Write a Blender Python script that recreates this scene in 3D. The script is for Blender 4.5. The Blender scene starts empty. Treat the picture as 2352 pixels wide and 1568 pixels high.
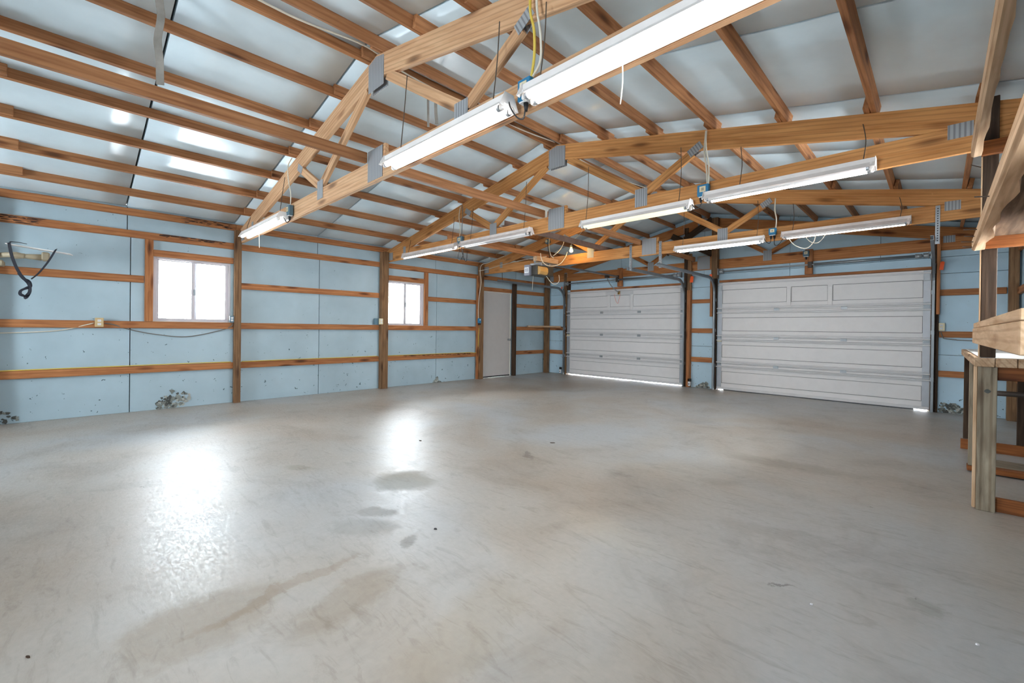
import bpy, bmesh, math, random
from mathutils import Vector, Matrix
random.seed(11)
S = bpy.context.scene
COL = S.collection
PI = math.pi

# ------------------------------------------------------------------ camera, world, exposure
CAM = Vector((7.5845, -9.0706, 1.1619)); YAW, PIT, ROL = .7754, -.0048, .0125
fw = Vector((-math.sin(YAW)*math.cos(PIT), math.cos(YAW)*math.cos(PIT), math.sin(PIT)))
rt = Vector((math.cos(YAW), math.sin(YAW), 0)); up = rt.cross(fw)
R_ = rt*math.cos(ROL) + up*math.sin(ROL); U_ = up*math.cos(ROL) - rt*math.sin(ROL)
cd = bpy.data.cameras.new('camera'); cam = bpy.data.objects.new('camera', cd); COL.objects.link(cam)
cam.matrix_world = Matrix(((R_.x, U_.x, -fw.x, CAM.x), (R_.y, U_.y, -fw.y, CAM.y), (R_.z, U_.z, -fw.z, CAM.z), (0, 0, 0, 1)))
cd.sensor_width = 36; cd.lens = 36*1001.39/2352; cd.shift_y = -24.864/2352; cd.clip_start = .02
S.camera = cam

wd = bpy.data.worlds.new('overcast_sky'); S.world = wd; wd.use_nodes = True
bgn = wd.node_tree.nodes['Background']; bgn.inputs[0].default_value = (.89, .95, 1, 1); bgn.inputs[1].default_value = 46.0

S.view_settings.view_transform = 'Standard'; S.view_settings.look = 'None'
S.view_settings.gamma = 1; S.view_settings.use_curve_mapping = False
S.view_settings.exposure = 0.05
TUBE = 21.0           # radiance of a lit fluorescent tube
S.cycles.max_bounces = 5; S.cycles.diffuse_bounces = 4; S.cycles.glossy_bounces = 3; S.cycles.transparent_max_bounces = 8
S.cycles.use_adaptive_sampling = True; S.cycles.adaptive_threshold = .2; S.cycles.use_denoising = True
S.cycles.sample_clamp_indirect = 8

# ------------------------------------------------------------------ constants of the building
W = 8.308; MID = W/2; SL = .207; E0 = 2.60          # width, ridge, roof slope, top-chord edge at the eave
TY = [-7.2505, -4.808, -2.371, -.038]               # camera-side faces of the four trusses
BACK = -12.2
def zt(x): return E0 + SL*(x if x <= MID else W - x)

# ------------------------------------------------------------------ material helpers
def newmat(name):
    m = bpy.data.materials.new(name); m.use_nodes = True
    nt = m.node_tree; b = nt.nodes['Principled BSDF']
    return m, nt, b
def N(nt, t, **kw):
    n = nt.nodes.new(t)
    for k, v in kw.items():
        if k.startswith('i_'):
            n.inputs[k[2:].replace('_', ' ')].default_value = v
        else: setattr(n, k, v)
    return n
def lk(nt, a, b): nt.links.new(a, b)
def rgb(r, g, b): return tuple((c/12.92 if c <= .04045 else ((c+.055)/1.055)**2.4) for c in (r/255, g/255, b/255)) + (1,)
def coords(nt, scale, rand=True, kind='Object'):
    tc = N(nt, 'ShaderNodeTexCoord'); src = tc.outputs[kind]
    if rand:
        oi = N(nt, 'ShaderNodeObjectInfo'); vm = N(nt, 'ShaderNodeVectorMath', operation='MULTIPLY_ADD')
        cx = N(nt, 'ShaderNodeCombineXYZ'); 
        for i in range(3): lk(nt, oi.outputs['Random'], cx.inputs[i])
        vm.inputs[1].default_value = (31.7, 17.3, 23.1)
        lk(nt, cx.outputs[0], vm.inputs[0]); lk(nt, src, vm.inputs[2]); src = vm.outputs[0]
    mp = N(nt, 'ShaderNodeMapping'); mp.inputs['Scale'].default_value = scale
    lk(nt, src, mp.inputs['Vector']); return mp.outputs[0]
def noise(nt, vec, scale, detail=4, dist=0., rough=.55):
    n = N(nt, 'ShaderNodeTexNoise'); n.inputs['Scale'].default_value = scale; n.inputs['Detail'].default_value = detail
    n.inputs['Distortion'].default_value = dist; n.inputs['Roughness'].default_value = rough
    lk(nt, vec, n.inputs['Vector']); return n.outputs['Fac']
def ramp(nt, fac, stops):
    r = N(nt, 'ShaderNodeValToRGB'); e = r.color_ramp.elements
    while len(e) < len(stops): e.new(.5)
    for k, (p, c) in enumerate(stops):
        e[k].position = p; e[k].color = c if len(c) == 4 else (*c, 1)
    lk(nt, fac, r.inputs[0]); return r.outputs[0]
def mixc(nt, fac, a, b, mode='MIX'):
    m = N(nt, 'ShaderNodeMix', data_type='RGBA', blend_type=mode)
    for s, v in ((m.inputs[0], fac), (m.inputs[6], a), (m.inputs[7], b)):
        if hasattr(v, 'links'): lk(nt, v, s)
        else: s.default_value = v
    return m.outputs[2]
def bump(nt, b, h, strength=.2, dist=.01):
    n = N(nt, 'ShaderNodeBump'); n.inputs['Strength'].default_value = strength; n.inputs['Distance'].default_value = dist
    lk(nt, h, n.inputs['Height']); lk(nt, n.outputs[0], b.inputs['Normal'])
MATS = {}
def plain(name, col, rough=.5, metal=0., noisy=0., spec=.5):
    m, nt, b = newmat(name)
    b.inputs['Roughness'].default_value = rough; b.inputs['Metallic'].default_value = metal
    b.inputs['Specular IOR Level'].default_value = spec
    v = coords(nt, (1, 1, 1)); f = noise(nt, v, 9, 5)
    d = tuple(c*(1-noisy) for c in col[:3]) + (1,); l = tuple(min(1, c*(1+noisy*.5)) for c in col[:3]) + (1,)
    lk(nt, ramp(nt, f, [(.3, d), (.7, l)]), b.inputs['Base Color'])
    MATS[name] = m; return m
def emit(name, col, strength):
    m, nt, b = newmat(name)
    b.inputs['Base Color'].default_value = (.3, .3, .3, 1)
    b.inputs['Emission Color'].default_value = col; b.inputs['Emission Strength'].default_value = strength
    MATS[name] = m; return m
def wood(name, light, dark, rough=.62, knots=.8, grain=1.2, vary=.22, weather=0.):
    m, nt, b = newmat(name)
    v = coords(nt, (1.1, 13, 13)); f1 = noise(nt, v, 2.2, 6, .6)
    v2 = coords(nt, (.55, 7.5, 7.5))
    wv = N(nt, 'ShaderNodeTexWave', wave_type='RINGS', rings_direction='X'); lk(nt, v2, wv.inputs['Vector'])
    wv.inputs['Scale'].default_value = 1.6; wv.inputs['Distortion'].default_value = 3.2; wv.inputs['Detail'].default_value = 2.5; wv.inputs['Detail Scale'].default_value = .8
    col = ramp(nt, f1, [(.28, dark), (.52, tuple((a*.45+c*.55) for a, c in zip(dark, light))), (.74, light)])
    g = ramp(nt, wv.outputs['Fac'], [(0, (.62, .55, .5)), (.35, (1, 1, 1)), (1, (1, 1, 1))])
    col = mixc(nt, .42*grain, col, g, 'MULTIPLY')
    v3 = coords(nt, (2.0, 8, 8)); vo = N(nt, 'ShaderNodeTexVoronoi'); vo.inputs['Scale'].default_value = 1.0; lk(nt, v3, vo.inputs['Vector'])
    k = ramp(nt, vo.outputs['Distance'], [(.07, (.10, .07, .06)), (.15, (.42, .32, .27)), (.27, (1, 1, 1))])
    col = mixc(nt, knots, col, k, 'MULTIPLY')
    oi = N(nt, 'ShaderNodeObjectInfo'); hs = N(nt, 'ShaderNodeHueSaturation')
    mr = N(nt, 'ShaderNodeMapRange'); mr.inputs['To Min'].default_value = 1-vary; mr.inputs['To Max'].default_value = 1+vary
    lk(nt, oi.outputs['Random'], mr.inputs[0]); lk(nt, mr.outputs[0], hs.inputs['Value']); lk(nt, col, hs.inputs['Color'])
    lk(nt, hs.outputs[0], b.inputs['Base Color'])
    b.inputs['Roughness'].default_value = rough; b.inputs['Specular IOR Level'].default_value = .25
    bump(nt, b, f1, .25+weather, .006); MATS[name] = m; return m

wood('girt_wood', rgb(196, 134, 86), rgb(150, 92, 54), vary=.12)
wood('purlin_wood', rgb(192, 136, 92), rgb(150, 98, 62), vary=.12)
wood('truss_wood', rgb(222, 164, 104), rgb(188, 126, 70), vary=.06, knots=.6)
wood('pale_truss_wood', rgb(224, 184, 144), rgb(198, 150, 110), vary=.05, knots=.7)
wood('endtruss_wood', rgb(206, 142, 88), rgb(168, 104, 58), vary=.08)
wood('post_wood', rgb(152, 116, 82), rgb(104, 76, 52), vary=.14, grain=1.4)
wood('dark_wood', rgb(88, 68, 52), rgb(46, 34, 26), vary=.1, rough=.8, weather=.3)
wood('grey_wood', rgb(176, 162, 140), rgb(112, 100, 84), vary=.08, grain=1.7, rough=.8, weather=.3)
wood('sawn_wood', rgb(226, 194, 160), rgb(186, 148, 112), vary=.06, rough=.8, knots=.2)
wood('bark_wood', rgb(132, 106, 84), rgb(62, 46, 34), vary=.06, rough=.9, weather=.6)
wood('bench_wood', rgb(204, 176, 146), rgb(158, 124, 92), vary=.08, rough=.7)
wood('rail_wood', rgb(170, 104, 56), rgb(112, 62, 30), vary=.1)

def foam(name, c, rough, specks, spec=.5):
    m, nt, b = newmat(name)
    v = coords(nt, (1, 1, 1)); f = noise(nt, v, 1.3, 5)
    d = tuple(x*.86 for x in c[:3]) + (1,); l = tuple(min(1, x*1.06) for x in c[:3]) + (1,)
    col = ramp(nt, f, [(.3, d), (.7, l)])
    if specks:
        dn = noise(nt, v, 5.0, 3, 0); ds = N(nt, 'ShaderNodeTexVoronoi'); ds.inputs['Scale'].default_value = 11
        wv = N(nt, 'ShaderNodeVectorMath', operation='MULTIPLY_ADD'); cc = N(nt, 'ShaderNodeTexNoise'); cc.inputs['Scale'].default_value = 22; lk(nt, v, cc.inputs['Vector'])
        wv.inputs[1].default_value = (.12, .12, .12); lk(nt, cc.outputs['Color'], wv.inputs[0]); lk(nt, v, wv.inputs[2]); lk(nt, wv.outputs[0], ds.inputs['Vector'])
        # low on the wall the sheets are knocked about far more
        sx = N(nt, 'ShaderNodeSeparateXYZ'); g = N(nt, 'ShaderNodeNewGeometry'); lk(nt, g.outputs['Position'], sx.inputs[0])
        mr = N(nt, 'ShaderNodeMapRange'); mr.inputs['From Min'].default_value = 0; mr.inputs['From Max'].default_value = 1.5
        mr.inputs['To Min'].default_value = .25; mr.inputs['To Max'].default_value = .10; lk(nt, sx.outputs[2], mr.inputs[0])
        mu = N(nt, 'ShaderNodeMath', operation='MULTIPLY'); lk(nt, mr.outputs[0], mu.inputs[0]); lk(nt, dn, mu.inputs[1])
        lt = N(nt, 'ShaderNodeMath', operation='LESS_THAN'); lk(nt, ds.outputs['Distance'], lt.inputs[0]); lk(nt, mu.outputs[0], lt.inputs[1])
        col = mixc(nt, lt.outputs[0], col, rgb(74, 92, 100))
    lk(nt, col, b.inputs['Base Color']); b.inputs['Roughness'].default_value = rough; b.inputs['Specular IOR Level'].default_value = spec
    bump(nt, b, noise(nt, v, 3.0, 3), .12, .02); MATS[name] = m; return m
foam('wall_foam', rgb(174, 195, 205), .5, True)
foam('end_foam', rgb(192, 221, 238), .5, True)
foam('roof_foam', rgb(226, 242, 250), .32, False, .6)

STAINS = [  # worn or oily patches: centre x, y, radii, turn, colour factor, dull
    (5.54, -8.68, .17, .24, .2, (.80, .72, .64), .3), (5.53, -8.36, .04, .32, .15, (.84, .76, .68), .3), (5.80, -8.22, .10, .22, .4, (.82, .75, .68), .3),
    (6.30, -7.95, .14, .32, .3, (.90, .86, .80), .2), (4.71, -7.28, .21, .17, .5, (.86, .87, .82), .8), (5.20, -7.87, .17, .11, .6, (.84, .84, .82), .7),
    (5.07, -7.70, .10, .05, .5, (.84, .84, .82), .7), (5.53, -7.755, .03, .06, .5, (.80, .80, .80), .7), (6.60, -4.66, .40, .13, .1, (.84, .83, .81), .4),
    (7.565, -6.49, .062, .055, 0, (.80, .80, .76), .4), (6.24, -6.88, .30, .13, -.1, (1.10, 1.09, 1.06), 0), (3.85, -7.73, .11, .05, .5, (.86, .86, .8), .5),
    (7.07, -6.78, .035, .012, .9, (.45, .42, .40), .4), (4.9, -6.1, .03, .10, .9, (.62, .6, .58), .4), (6.9, -6.2, .3, .08, .2, (.90, .88, .86), .2), (6.0, -5.6, .5, .2, .3, (1.05, 1.04, 1.02), 0)]
def concrete():
    m, nt, b = newmat('concrete')
    v = coords(nt, (1, 1, 1), rand=False)
    big = noise(nt, v, .5, 3, .5); mid = noise(nt, v, 1.7, 6, .8, .66); fine = noise(nt, v, 30, 3)
    vs = coords(nt, (1.5, 6.0, 1), rand=False); strk = noise(nt, vs, 2.4, 6, 1.2, .68)
    vt = coords(nt, (9, 26, 1), rand=False); scr = noise(nt, vt, 3.0, 4, 1.0, .7)
    col = ramp(nt, big, [(.36, rgb(168, 156, 143)), (.5, rgb(177, 171, 163)), (.64, rgb(178, 179, 179))])
    col = mixc(nt, .55, col, ramp(nt, mid, [(.32, (.66, .62, .58)), (.47, (.95, .94, .92)), (.58, (1, 1, 1)), (.72, (1.08, 1.07, 1.05))]), 'MULTIPLY')
    col = mixc(nt, .45, col, ramp(nt, strk, [(.33, (.62, .58, .54)), (.47, (1, 1, 1))]), 'MULTIPLY')
    col = mixc(nt, .35, col, ramp(nt, fine, [(.3, (.80, .80, .80)), (.7, (1, 1, 1))]), 'MULTIPLY')
    rg = ramp(nt, strk, [(.30, (.34, .34, .34)), (.65, (.50, .50, .50))])
    rg = mixc(nt, .6, rg, ramp(nt, scr, [(.35, (.25, .25, .25)), (.65, (.62, .62, .62))]))
    dn = N(nt, 'ShaderNodeTexNoise'); dn.inputs['Scale'].default_value = 4.0; dn.inputs['Detail'].default_value = 6; dn.inputs['Roughness'].default_value = .7; lk(nt, v, dn.inputs['Vector'])
    wv = N(nt, 'ShaderNodeVectorMath', operation='MULTIPLY_ADD'); wv.inputs[1].default_value = (.30, .30, 0); lk(nt, dn.outputs['Color'], wv.inputs[0])
    sub = N(nt, 'ShaderNodeVectorMath', operation='SUBTRACT'); sub.inputs[1].default_value = (.15, .15, 0); lk(nt, v, wv.inputs[2]); lk(nt, wv.outputs[0], sub.inputs[0])
    for cx, cy, ra, rb, an, cf, dull in STAINS:
        mp = N(nt, 'ShaderNodeMapping', vector_type='TEXTURE'); mp.inputs['Location'].default_value = (cx, cy, 0); mp.inputs['Rotation'].default_value = (0, 0, an); mp.inputs['Scale'].default_value = (ra, rb, 1)
        lk(nt, sub.outputs[0], mp.inputs['Vector']); ln = N(nt, 'ShaderNodeVectorMath', operation='LENGTH'); lk(nt, mp.outputs[0], ln.inputs[0])
        mr = N(nt, 'ShaderNodeMapRange'); mr.inputs['From Min'].default_value = 1.45; mr.inputs['From Max'].default_value = .75; mr.interpolation_type = 'SMOOTHSTEP'; lk(nt, ln.outputs['Value'], mr.inputs[0])
        col = mixc(nt, mr.outputs[0], col, mixc(nt, 1., col, (*(1-(1-k)*.75 for k in cf), 1), 'MULTIPLY'))
        if dull:
            mm = N(nt, 'ShaderNodeMath', operation='MULTIPLY'); mm.inputs[1].default_value = dull; lk(nt, mr.outputs[0], mm.inputs[0]); rg = mixc(nt, mm.outputs[0], rg, (.85, .85, .85, 1))
    vo = N(nt, 'ShaderNodeTexVoronoi'); vo.inputs['Scale'].default_value = 3.1; lk(nt, sub.outputs[0], vo.inputs['Vector'])
    col = mixc(nt, 1., col, ramp(nt, vo.outputs['Distance'], [(.012, (.3, .28, .26)), (.03, (1, 1, 1))]), 'MULTIPLY')
    lk(nt, col, b.inputs['Base Color']); lk(nt, rg, b.inputs['Roughness'])
    b.inputs['Specular IOR Level'].default_value = .5
    bump(nt, b, scr, .12, .003); MATS['concrete'] = m
concrete()

def plate():
    m, nt, b = newmat('toothed_steel')
    v = coords(nt, (1, 1, 1), rand=False)
    wv = N(nt, 'ShaderNodeTexWave', wave_type='BANDS', bands_direction='X'); wv.inputs['Scale'].default_value = 12; lk(nt, v, wv.inputs['Vector'])
    vz = N(nt, 'ShaderNodeTexWave', wave_type='BANDS', bands_direction='Y'); vz.inputs['Scale'].default_value = 38; lk(nt, v, vz.inputs['Vector'])
    a = ramp(nt, wv.outputs['Fac'], [(.62, (0, 0, 0)), (.7, (1, 1, 1))]); c = ramp(nt, vz.outputs['Fac'], [(.5, (0, 0, 0)), (.6, (1, 1, 1))])
    slot = mixc(nt, 1., a, c, 'MULTIPLY')
    lk(nt, mixc(nt, slot, mixc(nt, a, rgb(168, 171, 174), rgb(132, 133, 136)), rgb(78, 70, 64)), b.inputs['Base Color'])
    b.inputs['Metallic'].default_value = .1; b.inputs['Roughness'].default_value = .5; MATS['toothed_steel'] = m
plate()
plain('galvanised', rgb(168, 172, 176), .42, .55, .15)
plain('dark_steel', rgb(84, 74, 68), .6, .4, .25)
plain('rusty_steel', rgb(134, 106, 92), .7, .1, .35)
plain('track_steel', rgb(140, 146, 150), .4, .6, .12)
plain('door_white', rgb(234, 231, 230), .45, 0, .03)
plain('door_rib', rgb(218, 216, 216), .45, .05, .05)
plain('door_stile', rgb(176, 180, 186), .4, .3, .06)
plain('groove_grey', rgb(104, 104, 108), .6, 0, .1)
plain('rubber', rgb(84, 86, 92), .7, 0, .2)
plain('black', rgb(24, 24, 28), .6, 0, .2)
plain('strap_black', rgb(22, 24, 36), .8, 0, .2)
plain('aluminium', rgb(206, 200, 204), .5, .05, .04)
plain('lamp_white', rgb(242, 236, 232), .4, 0, .06)
plain('lamp_dusty', rgb(226, 214, 208), .55, 0, .18)
plain('tube_off', rgb(232, 226, 224), .25, 0, .04)
plain('box_blue', rgb(42, 124, 168), .45, 0, .08)
plain('box_slate', rgb(86, 116, 132), .5, 0, .08)
plain('ivory', rgb(226, 214, 178), .4, 0, .05)
plain('tan_plastic', rgb(206, 178, 130), .45, 0, .05)
plain('cable_white', rgb(226, 218, 200), .5, 0, .05)
plain('cable_yellow', rgb(226, 196, 84), .5, 0, .05)
plain('cable_grey', rgb(120, 116, 110), .6, 0, .1)
plain('orange', rgb(255, 96, 24), .5, 0, .03)
plain('steel_door', rgb(198, 192, 188), .5, 0, .03)
plain('door_trim', rgb(232, 226, 216), .5, 0, .04)
plain('opener_grey', rgb(128, 130, 142), .45, .1, .06)
plain('opener_dark', rgb(70, 66, 60), .45, .1, .1)
plain('amber', rgb(206, 160, 92), .4, 0, .1)
plain('white_paper', rgb(236, 236, 238), .6, 0, .03)
plain('gauze', rgb(158, 152, 144), .9, 0, .25)
plain('beige_plastic', rgb(172, 158, 132), .5, 0, .12)
plain('siding', rgb(60, 62, 64), .7, 0, .1)
plain('torn_foam', rgb(142, 146, 140), .95, 0, .55)
plain('torn_dark', rgb(92, 94, 90), .95, 0, .5)
plain('rot_dark', rgb(72, 48, 36), .9, 0, .4)
plain('torn_pale', rgb(184, 184, 176), .95, 0, .3)
plain('bench_white', rgb(236, 232, 226), .45, 0, .06)
plain('wire_dark', rgb(92, 80, 70), .6, .3, .1)
plain('sill_dark', rgb(44, 38, 34), .7, 0, .2)
plain('brass', rgb(176, 140, 84), .3, .9, .1)
emit('tube_lit', (1, .98, .95, 1), TUBE)
emit('tube_warm', (1, .95, .55, 1), 1.0)
emit('tube_dim', (1, .94, .88, 1), .85)
emit('tube_soft', (1, .97, .93, 1), 26.0)
emit('bulb_lit', (1, .58, .14, 1), 130)
def glass():
    m, nt, b = newmat('window_glass'); nt.nodes.remove(b)
    o = nt.nodes['Material Output']; t = N(nt, 'ShaderNodeBsdfTransparent'); t.inputs[0].default_value = (.95, .97, .98, 1)
    g = N(nt, 'ShaderNodeBsdfGlossy'); g.inputs['Roughness'].default_value = .02
    fr = N(nt, 'ShaderNodeFresnel'); fr.inputs[0].default_value = 1.45
    mx = N(nt, 'ShaderNodeMixShader'); lk(nt, fr.outputs[0], mx.inputs[0]); lk(nt, t.outputs[0], mx.inputs[1]); lk(nt, g.outputs[0], mx.inputs[2])
    lk(nt, mx.outputs[0], o.inputs[0]); MATS['window_glass'] = m
glass()

# ------------------------------------------------------------------ geometry helpers
WM = {}
def link(name, me, mat, parent, M):
    o = bpy.data.objects.new(name, me); COL.objects.link(o)
    if mat and not me.materials: me.materials.append(MATS[mat])
    WM[o.name] = M
    if parent is not None:
        o.parent = parent; o.matrix_basis = WM[parent.name].inverted() @ M
    else: o.matrix_basis = M
    return o
def tag(o, label=None, cat=None, group=None, kind=None):
    for k, v in (('label', label), ('category', cat), ('group', group), ('kind', kind)):
        if v: o[k] = v
    return o
def thing(name, loc, label, cat, group=None, kind=None, rz=0):
    o = bpy.data.objects.new(name, None); COL.objects.link(o); o.empty_display_size = .1
    M = Matrix.Translation(loc) @ Matrix.Rotation(rz, 4, 'Z'); o.matrix_basis = M; WM[o.name] = M
    return tag(o, label, cat, group, kind)
def mesh_from(bm, name, smooth=False):
    me = bpy.data.meshes.new(name); bm.normal_update(); bm.to_mesh(me); bm.free()
    if smooth:
        for p in me.polygons: p.use_smooth = True
    return me
def addbox(bm, x0, x1, y0, y1, z0, z1):
    vs = [bm.verts.new((x, y, z)) for x in (x0, x1) for y in (y0, y1) for z in (z0, z1)]
    for f in ((0, 1, 3, 2), (4, 6, 7, 5), (0, 4, 5, 1), (2, 3, 7, 6), (0, 2, 6, 4), (1, 5, 7, 3)): bm.faces.new([vs[i] for i in f])
def frame(a, b, side):
    x = (b-a).normalized(); y = Vector(side); y = (y - x*y.dot(x)).normalized(); z = x.cross(y)
    c = (a+b)/2
    return Matrix(((x.x, y.x, z.x, c.x), (x.y, y.y, z.y, c.y), (x.z, y.z, z.z, c.z), (0, 0, 0, 1)))
def board(name, a, b, wide, thick, side, mat, parent, bev=.003, uneven=0):
    """A sawn board from a to b (centre line); `wide` is measured along `side`."""
    a, b = Vector(a), Vector(b); L = (b-a).length/2
    bm = bmesh.new(); n = 9 if uneven else 1
    if uneven:
        rows = []
        for i in range(n+1):
            u = -L+2*L*i/n
            rows.append([bm.verts.new((u, sy*wide/2+random.uniform(-uneven, uneven), sz*thick/2+random.uniform(-uneven, uneven)*.4)) for sy, sz in ((-1, -1), (1, -1), (1, 1), (-1, 1))])
        for i in range(n):
            for k in range(4): bm.faces.new((rows[i][k], rows[i+1][k], rows[i+1][(k+1) % 4], rows[i][(k+1) % 4]))
        bm.faces.new(rows[0]); bm.faces.new(rows[-1][::-1]); bmesh.ops.recalc_face_normals(bm, faces=bm.faces)
    else:
        addbox(bm, -L, L, -wide/2, wide/2, -thick/2, thick/2)
        if bev: bmesh.ops.bevel(bm, geom=list(bm.edges), offset=bev, segments=1, affect='EDGES')
    return link(name, mesh_from(bm, name), mat, parent, frame(a, b, side))
def bx(name, xr, yr, zr, mat, parent, bev=.003):
    """An axis-aligned board or block given by its ranges, its grain along the longest side."""
    d = [xr[1]-xr[0], yr[1]-yr[0], zr[1]-zr[0]]; c = [sum(xr)/2, sum(yr)/2, sum(zr)/2]
    i = d.index(max(d)); a, b = Vector(c), Vector(c); a[i] -= d[i]/2; b[i] += d[i]/2
    j = (i+1) % 3; side = Vector((0, 0, 0)); side[j] = 1
    return board(name, a, b, d[j], d[(i+2) % 3], side, mat, parent, min(bev, min(d)*.2))
def prism(name, pts, y0, y1, mat, parent, ang=0., bev=0.):
    """A flat polygon given in world X,Z, as thick as y0..y1; ang turns the grain."""
    ox, oz = pts[0]; ca, sa = math.cos(ang), math.sin(ang)
    M = Matrix(((ca, 0, -sa, ox), (0, 1, 0, y0), (sa, 0, ca, oz), (0, 0, 0, 1)))
    bm = bmesh.new(); lo = []
    for x, z in pts:
        dx, dz = x-ox, z-oz; lo.append((dx*ca+dz*sa, -dx*sa+dz*ca))
    A = [bm.verts.new((u, 0, w)) for u, w in lo]; B = [bm.verts.new((u, y1-y0, w)) for u, w in lo]
    bm.faces.new(A); bm.faces.new(B[::-1]); n = len(A)
    for i in range(n): bm.faces.new((A[i], B[i], B[(i+1) % n], A[(i+1) % n]))
    bmesh.ops.recalc_face_normals(bm, faces=bm.faces)
    if bev: bmesh.ops.bevel(bm, geom=list(bm.edges), offset=bev, segments=1, affect='EDGES')
    return link(name, mesh_from(bm, name), mat, parent, M)
def catmull(P, k=6):
    P = [Vector(p) for p in P]
    if len(P) < 3: return P
    out = []
    for i in range(len(P)-1):
        p0, p1, p2, p3 = P[max(i-1, 0)], P[i], P[i+1], P[min(i+2, len(P)-1)]
        for j in range(k):
            t = j/k
            out.append(.5*((2*p1)+(p2-p0)*t+(2*p0-5*p1+4*p2-p3)*t*t+(3*p1-p0-3*p2+p3)*t**3))
    return out+[P[-1]]
def sweep(bm, P, prof, closed=True, refup=None, cap=True):
    """Sweep a profile [(a, b)] along points P."""
    rows = []; pr = None
    for i, p in enumerate(P):
        t = (P[min(i+1, len(P)-1)]-P[max(i-1, 0)]).normalized()
        if refup is not None: n = Vector(refup); n = (n-t*n.dot(t)).normalized()
        else:
            n = pr if pr is not None else (Vector((0, 0, 1)) if abs(t.z) < .9 else Vector((1, 0, 0)))
            n = (n-t*n.dot(t)).normalized(); pr = n
        b = t.cross(n); rows.append([bm.verts.new(p+n*a+b*c) for a, c in prof])
    m = len(prof)
    for i in range(len(rows)-1):
        for k in range(m if closed else m-1): bm.faces.new((rows[i][k], rows[i+1][k], rows[i+1][(k+1) % m], rows[i][(k+1) % m]))
    if cap and closed: bm.faces.new(rows[0][::-1]); bm.faces.new(rows[-1])
def tube(name, pts, r, mat, parent=None, n=7, smooth=True, k=6):
    P = catmull(pts, k) if smooth else [Vector(p) for p in pts]; o = P[0].copy()
    bm = bmesh.new(); sweep(bm, [p-o for p in P], [(r*math.cos(2*PI*i/n), r*math.sin(2*PI*i/n)) for i in range(n)])
    bmesh.ops.recalc_face_normals(bm, faces=bm.faces)
    return link(name, mesh_from(bm, name, True), mat, parent, Matrix.Translation(o))
def ribbon(name, pts, w, mat, parent=None, side=(0, 1, 0), t=.0015):
    P = catmull(pts, 5); o = P[0].copy(); bm = bmesh.new()
    sweep(bm, [p-o for p in P], [(-w/2, -t), (w/2, -t), (w/2, t), (-w/2, t)], refup=side)
    bmesh.ops.recalc_face_normals(bm, faces=bm.faces)
    return link(name, mesh_from(bm, name), mat, parent, Matrix.Translation(o))
def cyl(name, a, b, r, mat, parent, n=14, r2=None, smooth=True):
    a, b = Vector(a), Vector(b); bm = bmesh.new(); L = (b-a).length
    bmesh.ops.create_cone(bm, cap_ends=True, segments=n, radius1=r, radius2=r if r2 is None else r2, depth=L)
    me = mesh_from(bm, name)
    if smooth:
        for p in me.polygons: p.use_smooth = len(p.vertices) == 4
    z = (b-a).normalized(); x = z.orthogonal().normalized(); y = z.cross(x); c = (a+b)/2
    return link(name, me, mat, parent, Matrix(((x.x, y.x, z.x, c.x), (x.y, y.y, z.y, c.y), (x.z, y.z, z.z, c.z), (0, 0, 0, 1))))
def lathe(name, prof, loc, mat, parent, n=16):
    bm = bmesh.new(); rows = [[bm.verts.new((r*math.cos(2*PI*i/n), r*math.sin(2*PI*i/n), z)) for i in range(n)] for r, z in prof]
    for a, b in zip(rows, rows[1:]):
        for i in range(n): bm.faces.new((a[i], a[(i+1) % n], b[(i+1) % n], b[i]))
    bm.faces.new(rows[0][::-1]); bm.faces.new(rows[-1]); bmesh.ops.recalc_face_normals(bm, faces=bm.faces)
    return link(name, mesh_from(bm, name, True), mat, parent, Matrix.Translation(loc))
def cells(u0, u1, v0, v1, holes):
    us = sorted({u0, u1, *[h for H in holes for h in H[:2] if u0 < h < u1]}); vs = sorted({v0, v1, *[h for H in holes for h in H[2:] if v0 < h < v1]})
    for a, b in zip(us, us[1:]):
        for c, d in zip(vs, vs[1:]):
            m, n = (a+b)/2, (c+d)/2
            if not any(H[0] < m < H[1] and H[2] < n < H[3] for H in holes): yield a, b, c, d

# ------------------------------------------------------------------ floor
def slab():
    bm = bmesh.new(); addbox(bm, -.3, W+.3, BACK-.3, .04, -.15, 0)
    o = link('floor', mesh_from(bm, 'floor'), 'concrete', None, Matrix())
    tag(o, 'worn grey concrete floor with shiny patches and brown stains', 'floor', kind='structure')
slab()

# ------------------------------------------------------------------ side walls
WIN = [(-8.262, -7.362, 1.205, 2.075), (-4.778, -3.948, 1.200, 2.055)]
MDOOR = (-2.318, -1.385, -.01, 2.03)
def wall_side(name, X, sgn, label, holes, panels_mat, seams):
    """A long side wall: dark steel siding outside, foam sheets, then the horizontal girts. sgn is the inward direction."""
    root = thing(name, (X, 0, 0), label, 'wall', kind='structure')
    bm = bmesh.new()
    for y0, y1, z0, z1 in cells(BACK-.1, .12, -.05, 2.72, holes): addbox(bm, *sorted((X-sgn*.055, X-sgn*.075)), y0, y1, z0, z1)
    link('siding', mesh_from(bm, 'siding'), 'siding', root, Matrix())
    g = .0045
    for zr, off in (((.0, 1.15), 0), ((1.15, 2.34), 0), ((2.34, 2.70), -.035)):
        ys = [BACK]+[s+off for s in seams]+[.04]
        for a, b in zip(ys, ys[1:]):
            bm = bmesh.new()
            for y0, y1, z0, z1 in cells(a+g, b-g, zr[0]+.002, zr[1]-.002, holes): addbox(bm, *sorted((X, X-sgn*.05)), y0, y1, z0, z1)
            link('foam_panel', mesh_from(bm, 'foam_panel'), panels_mat, root, Matrix())
    return root
seams = [-10.93, -8.494, -6.055, -3.617, -1.18]
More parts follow.
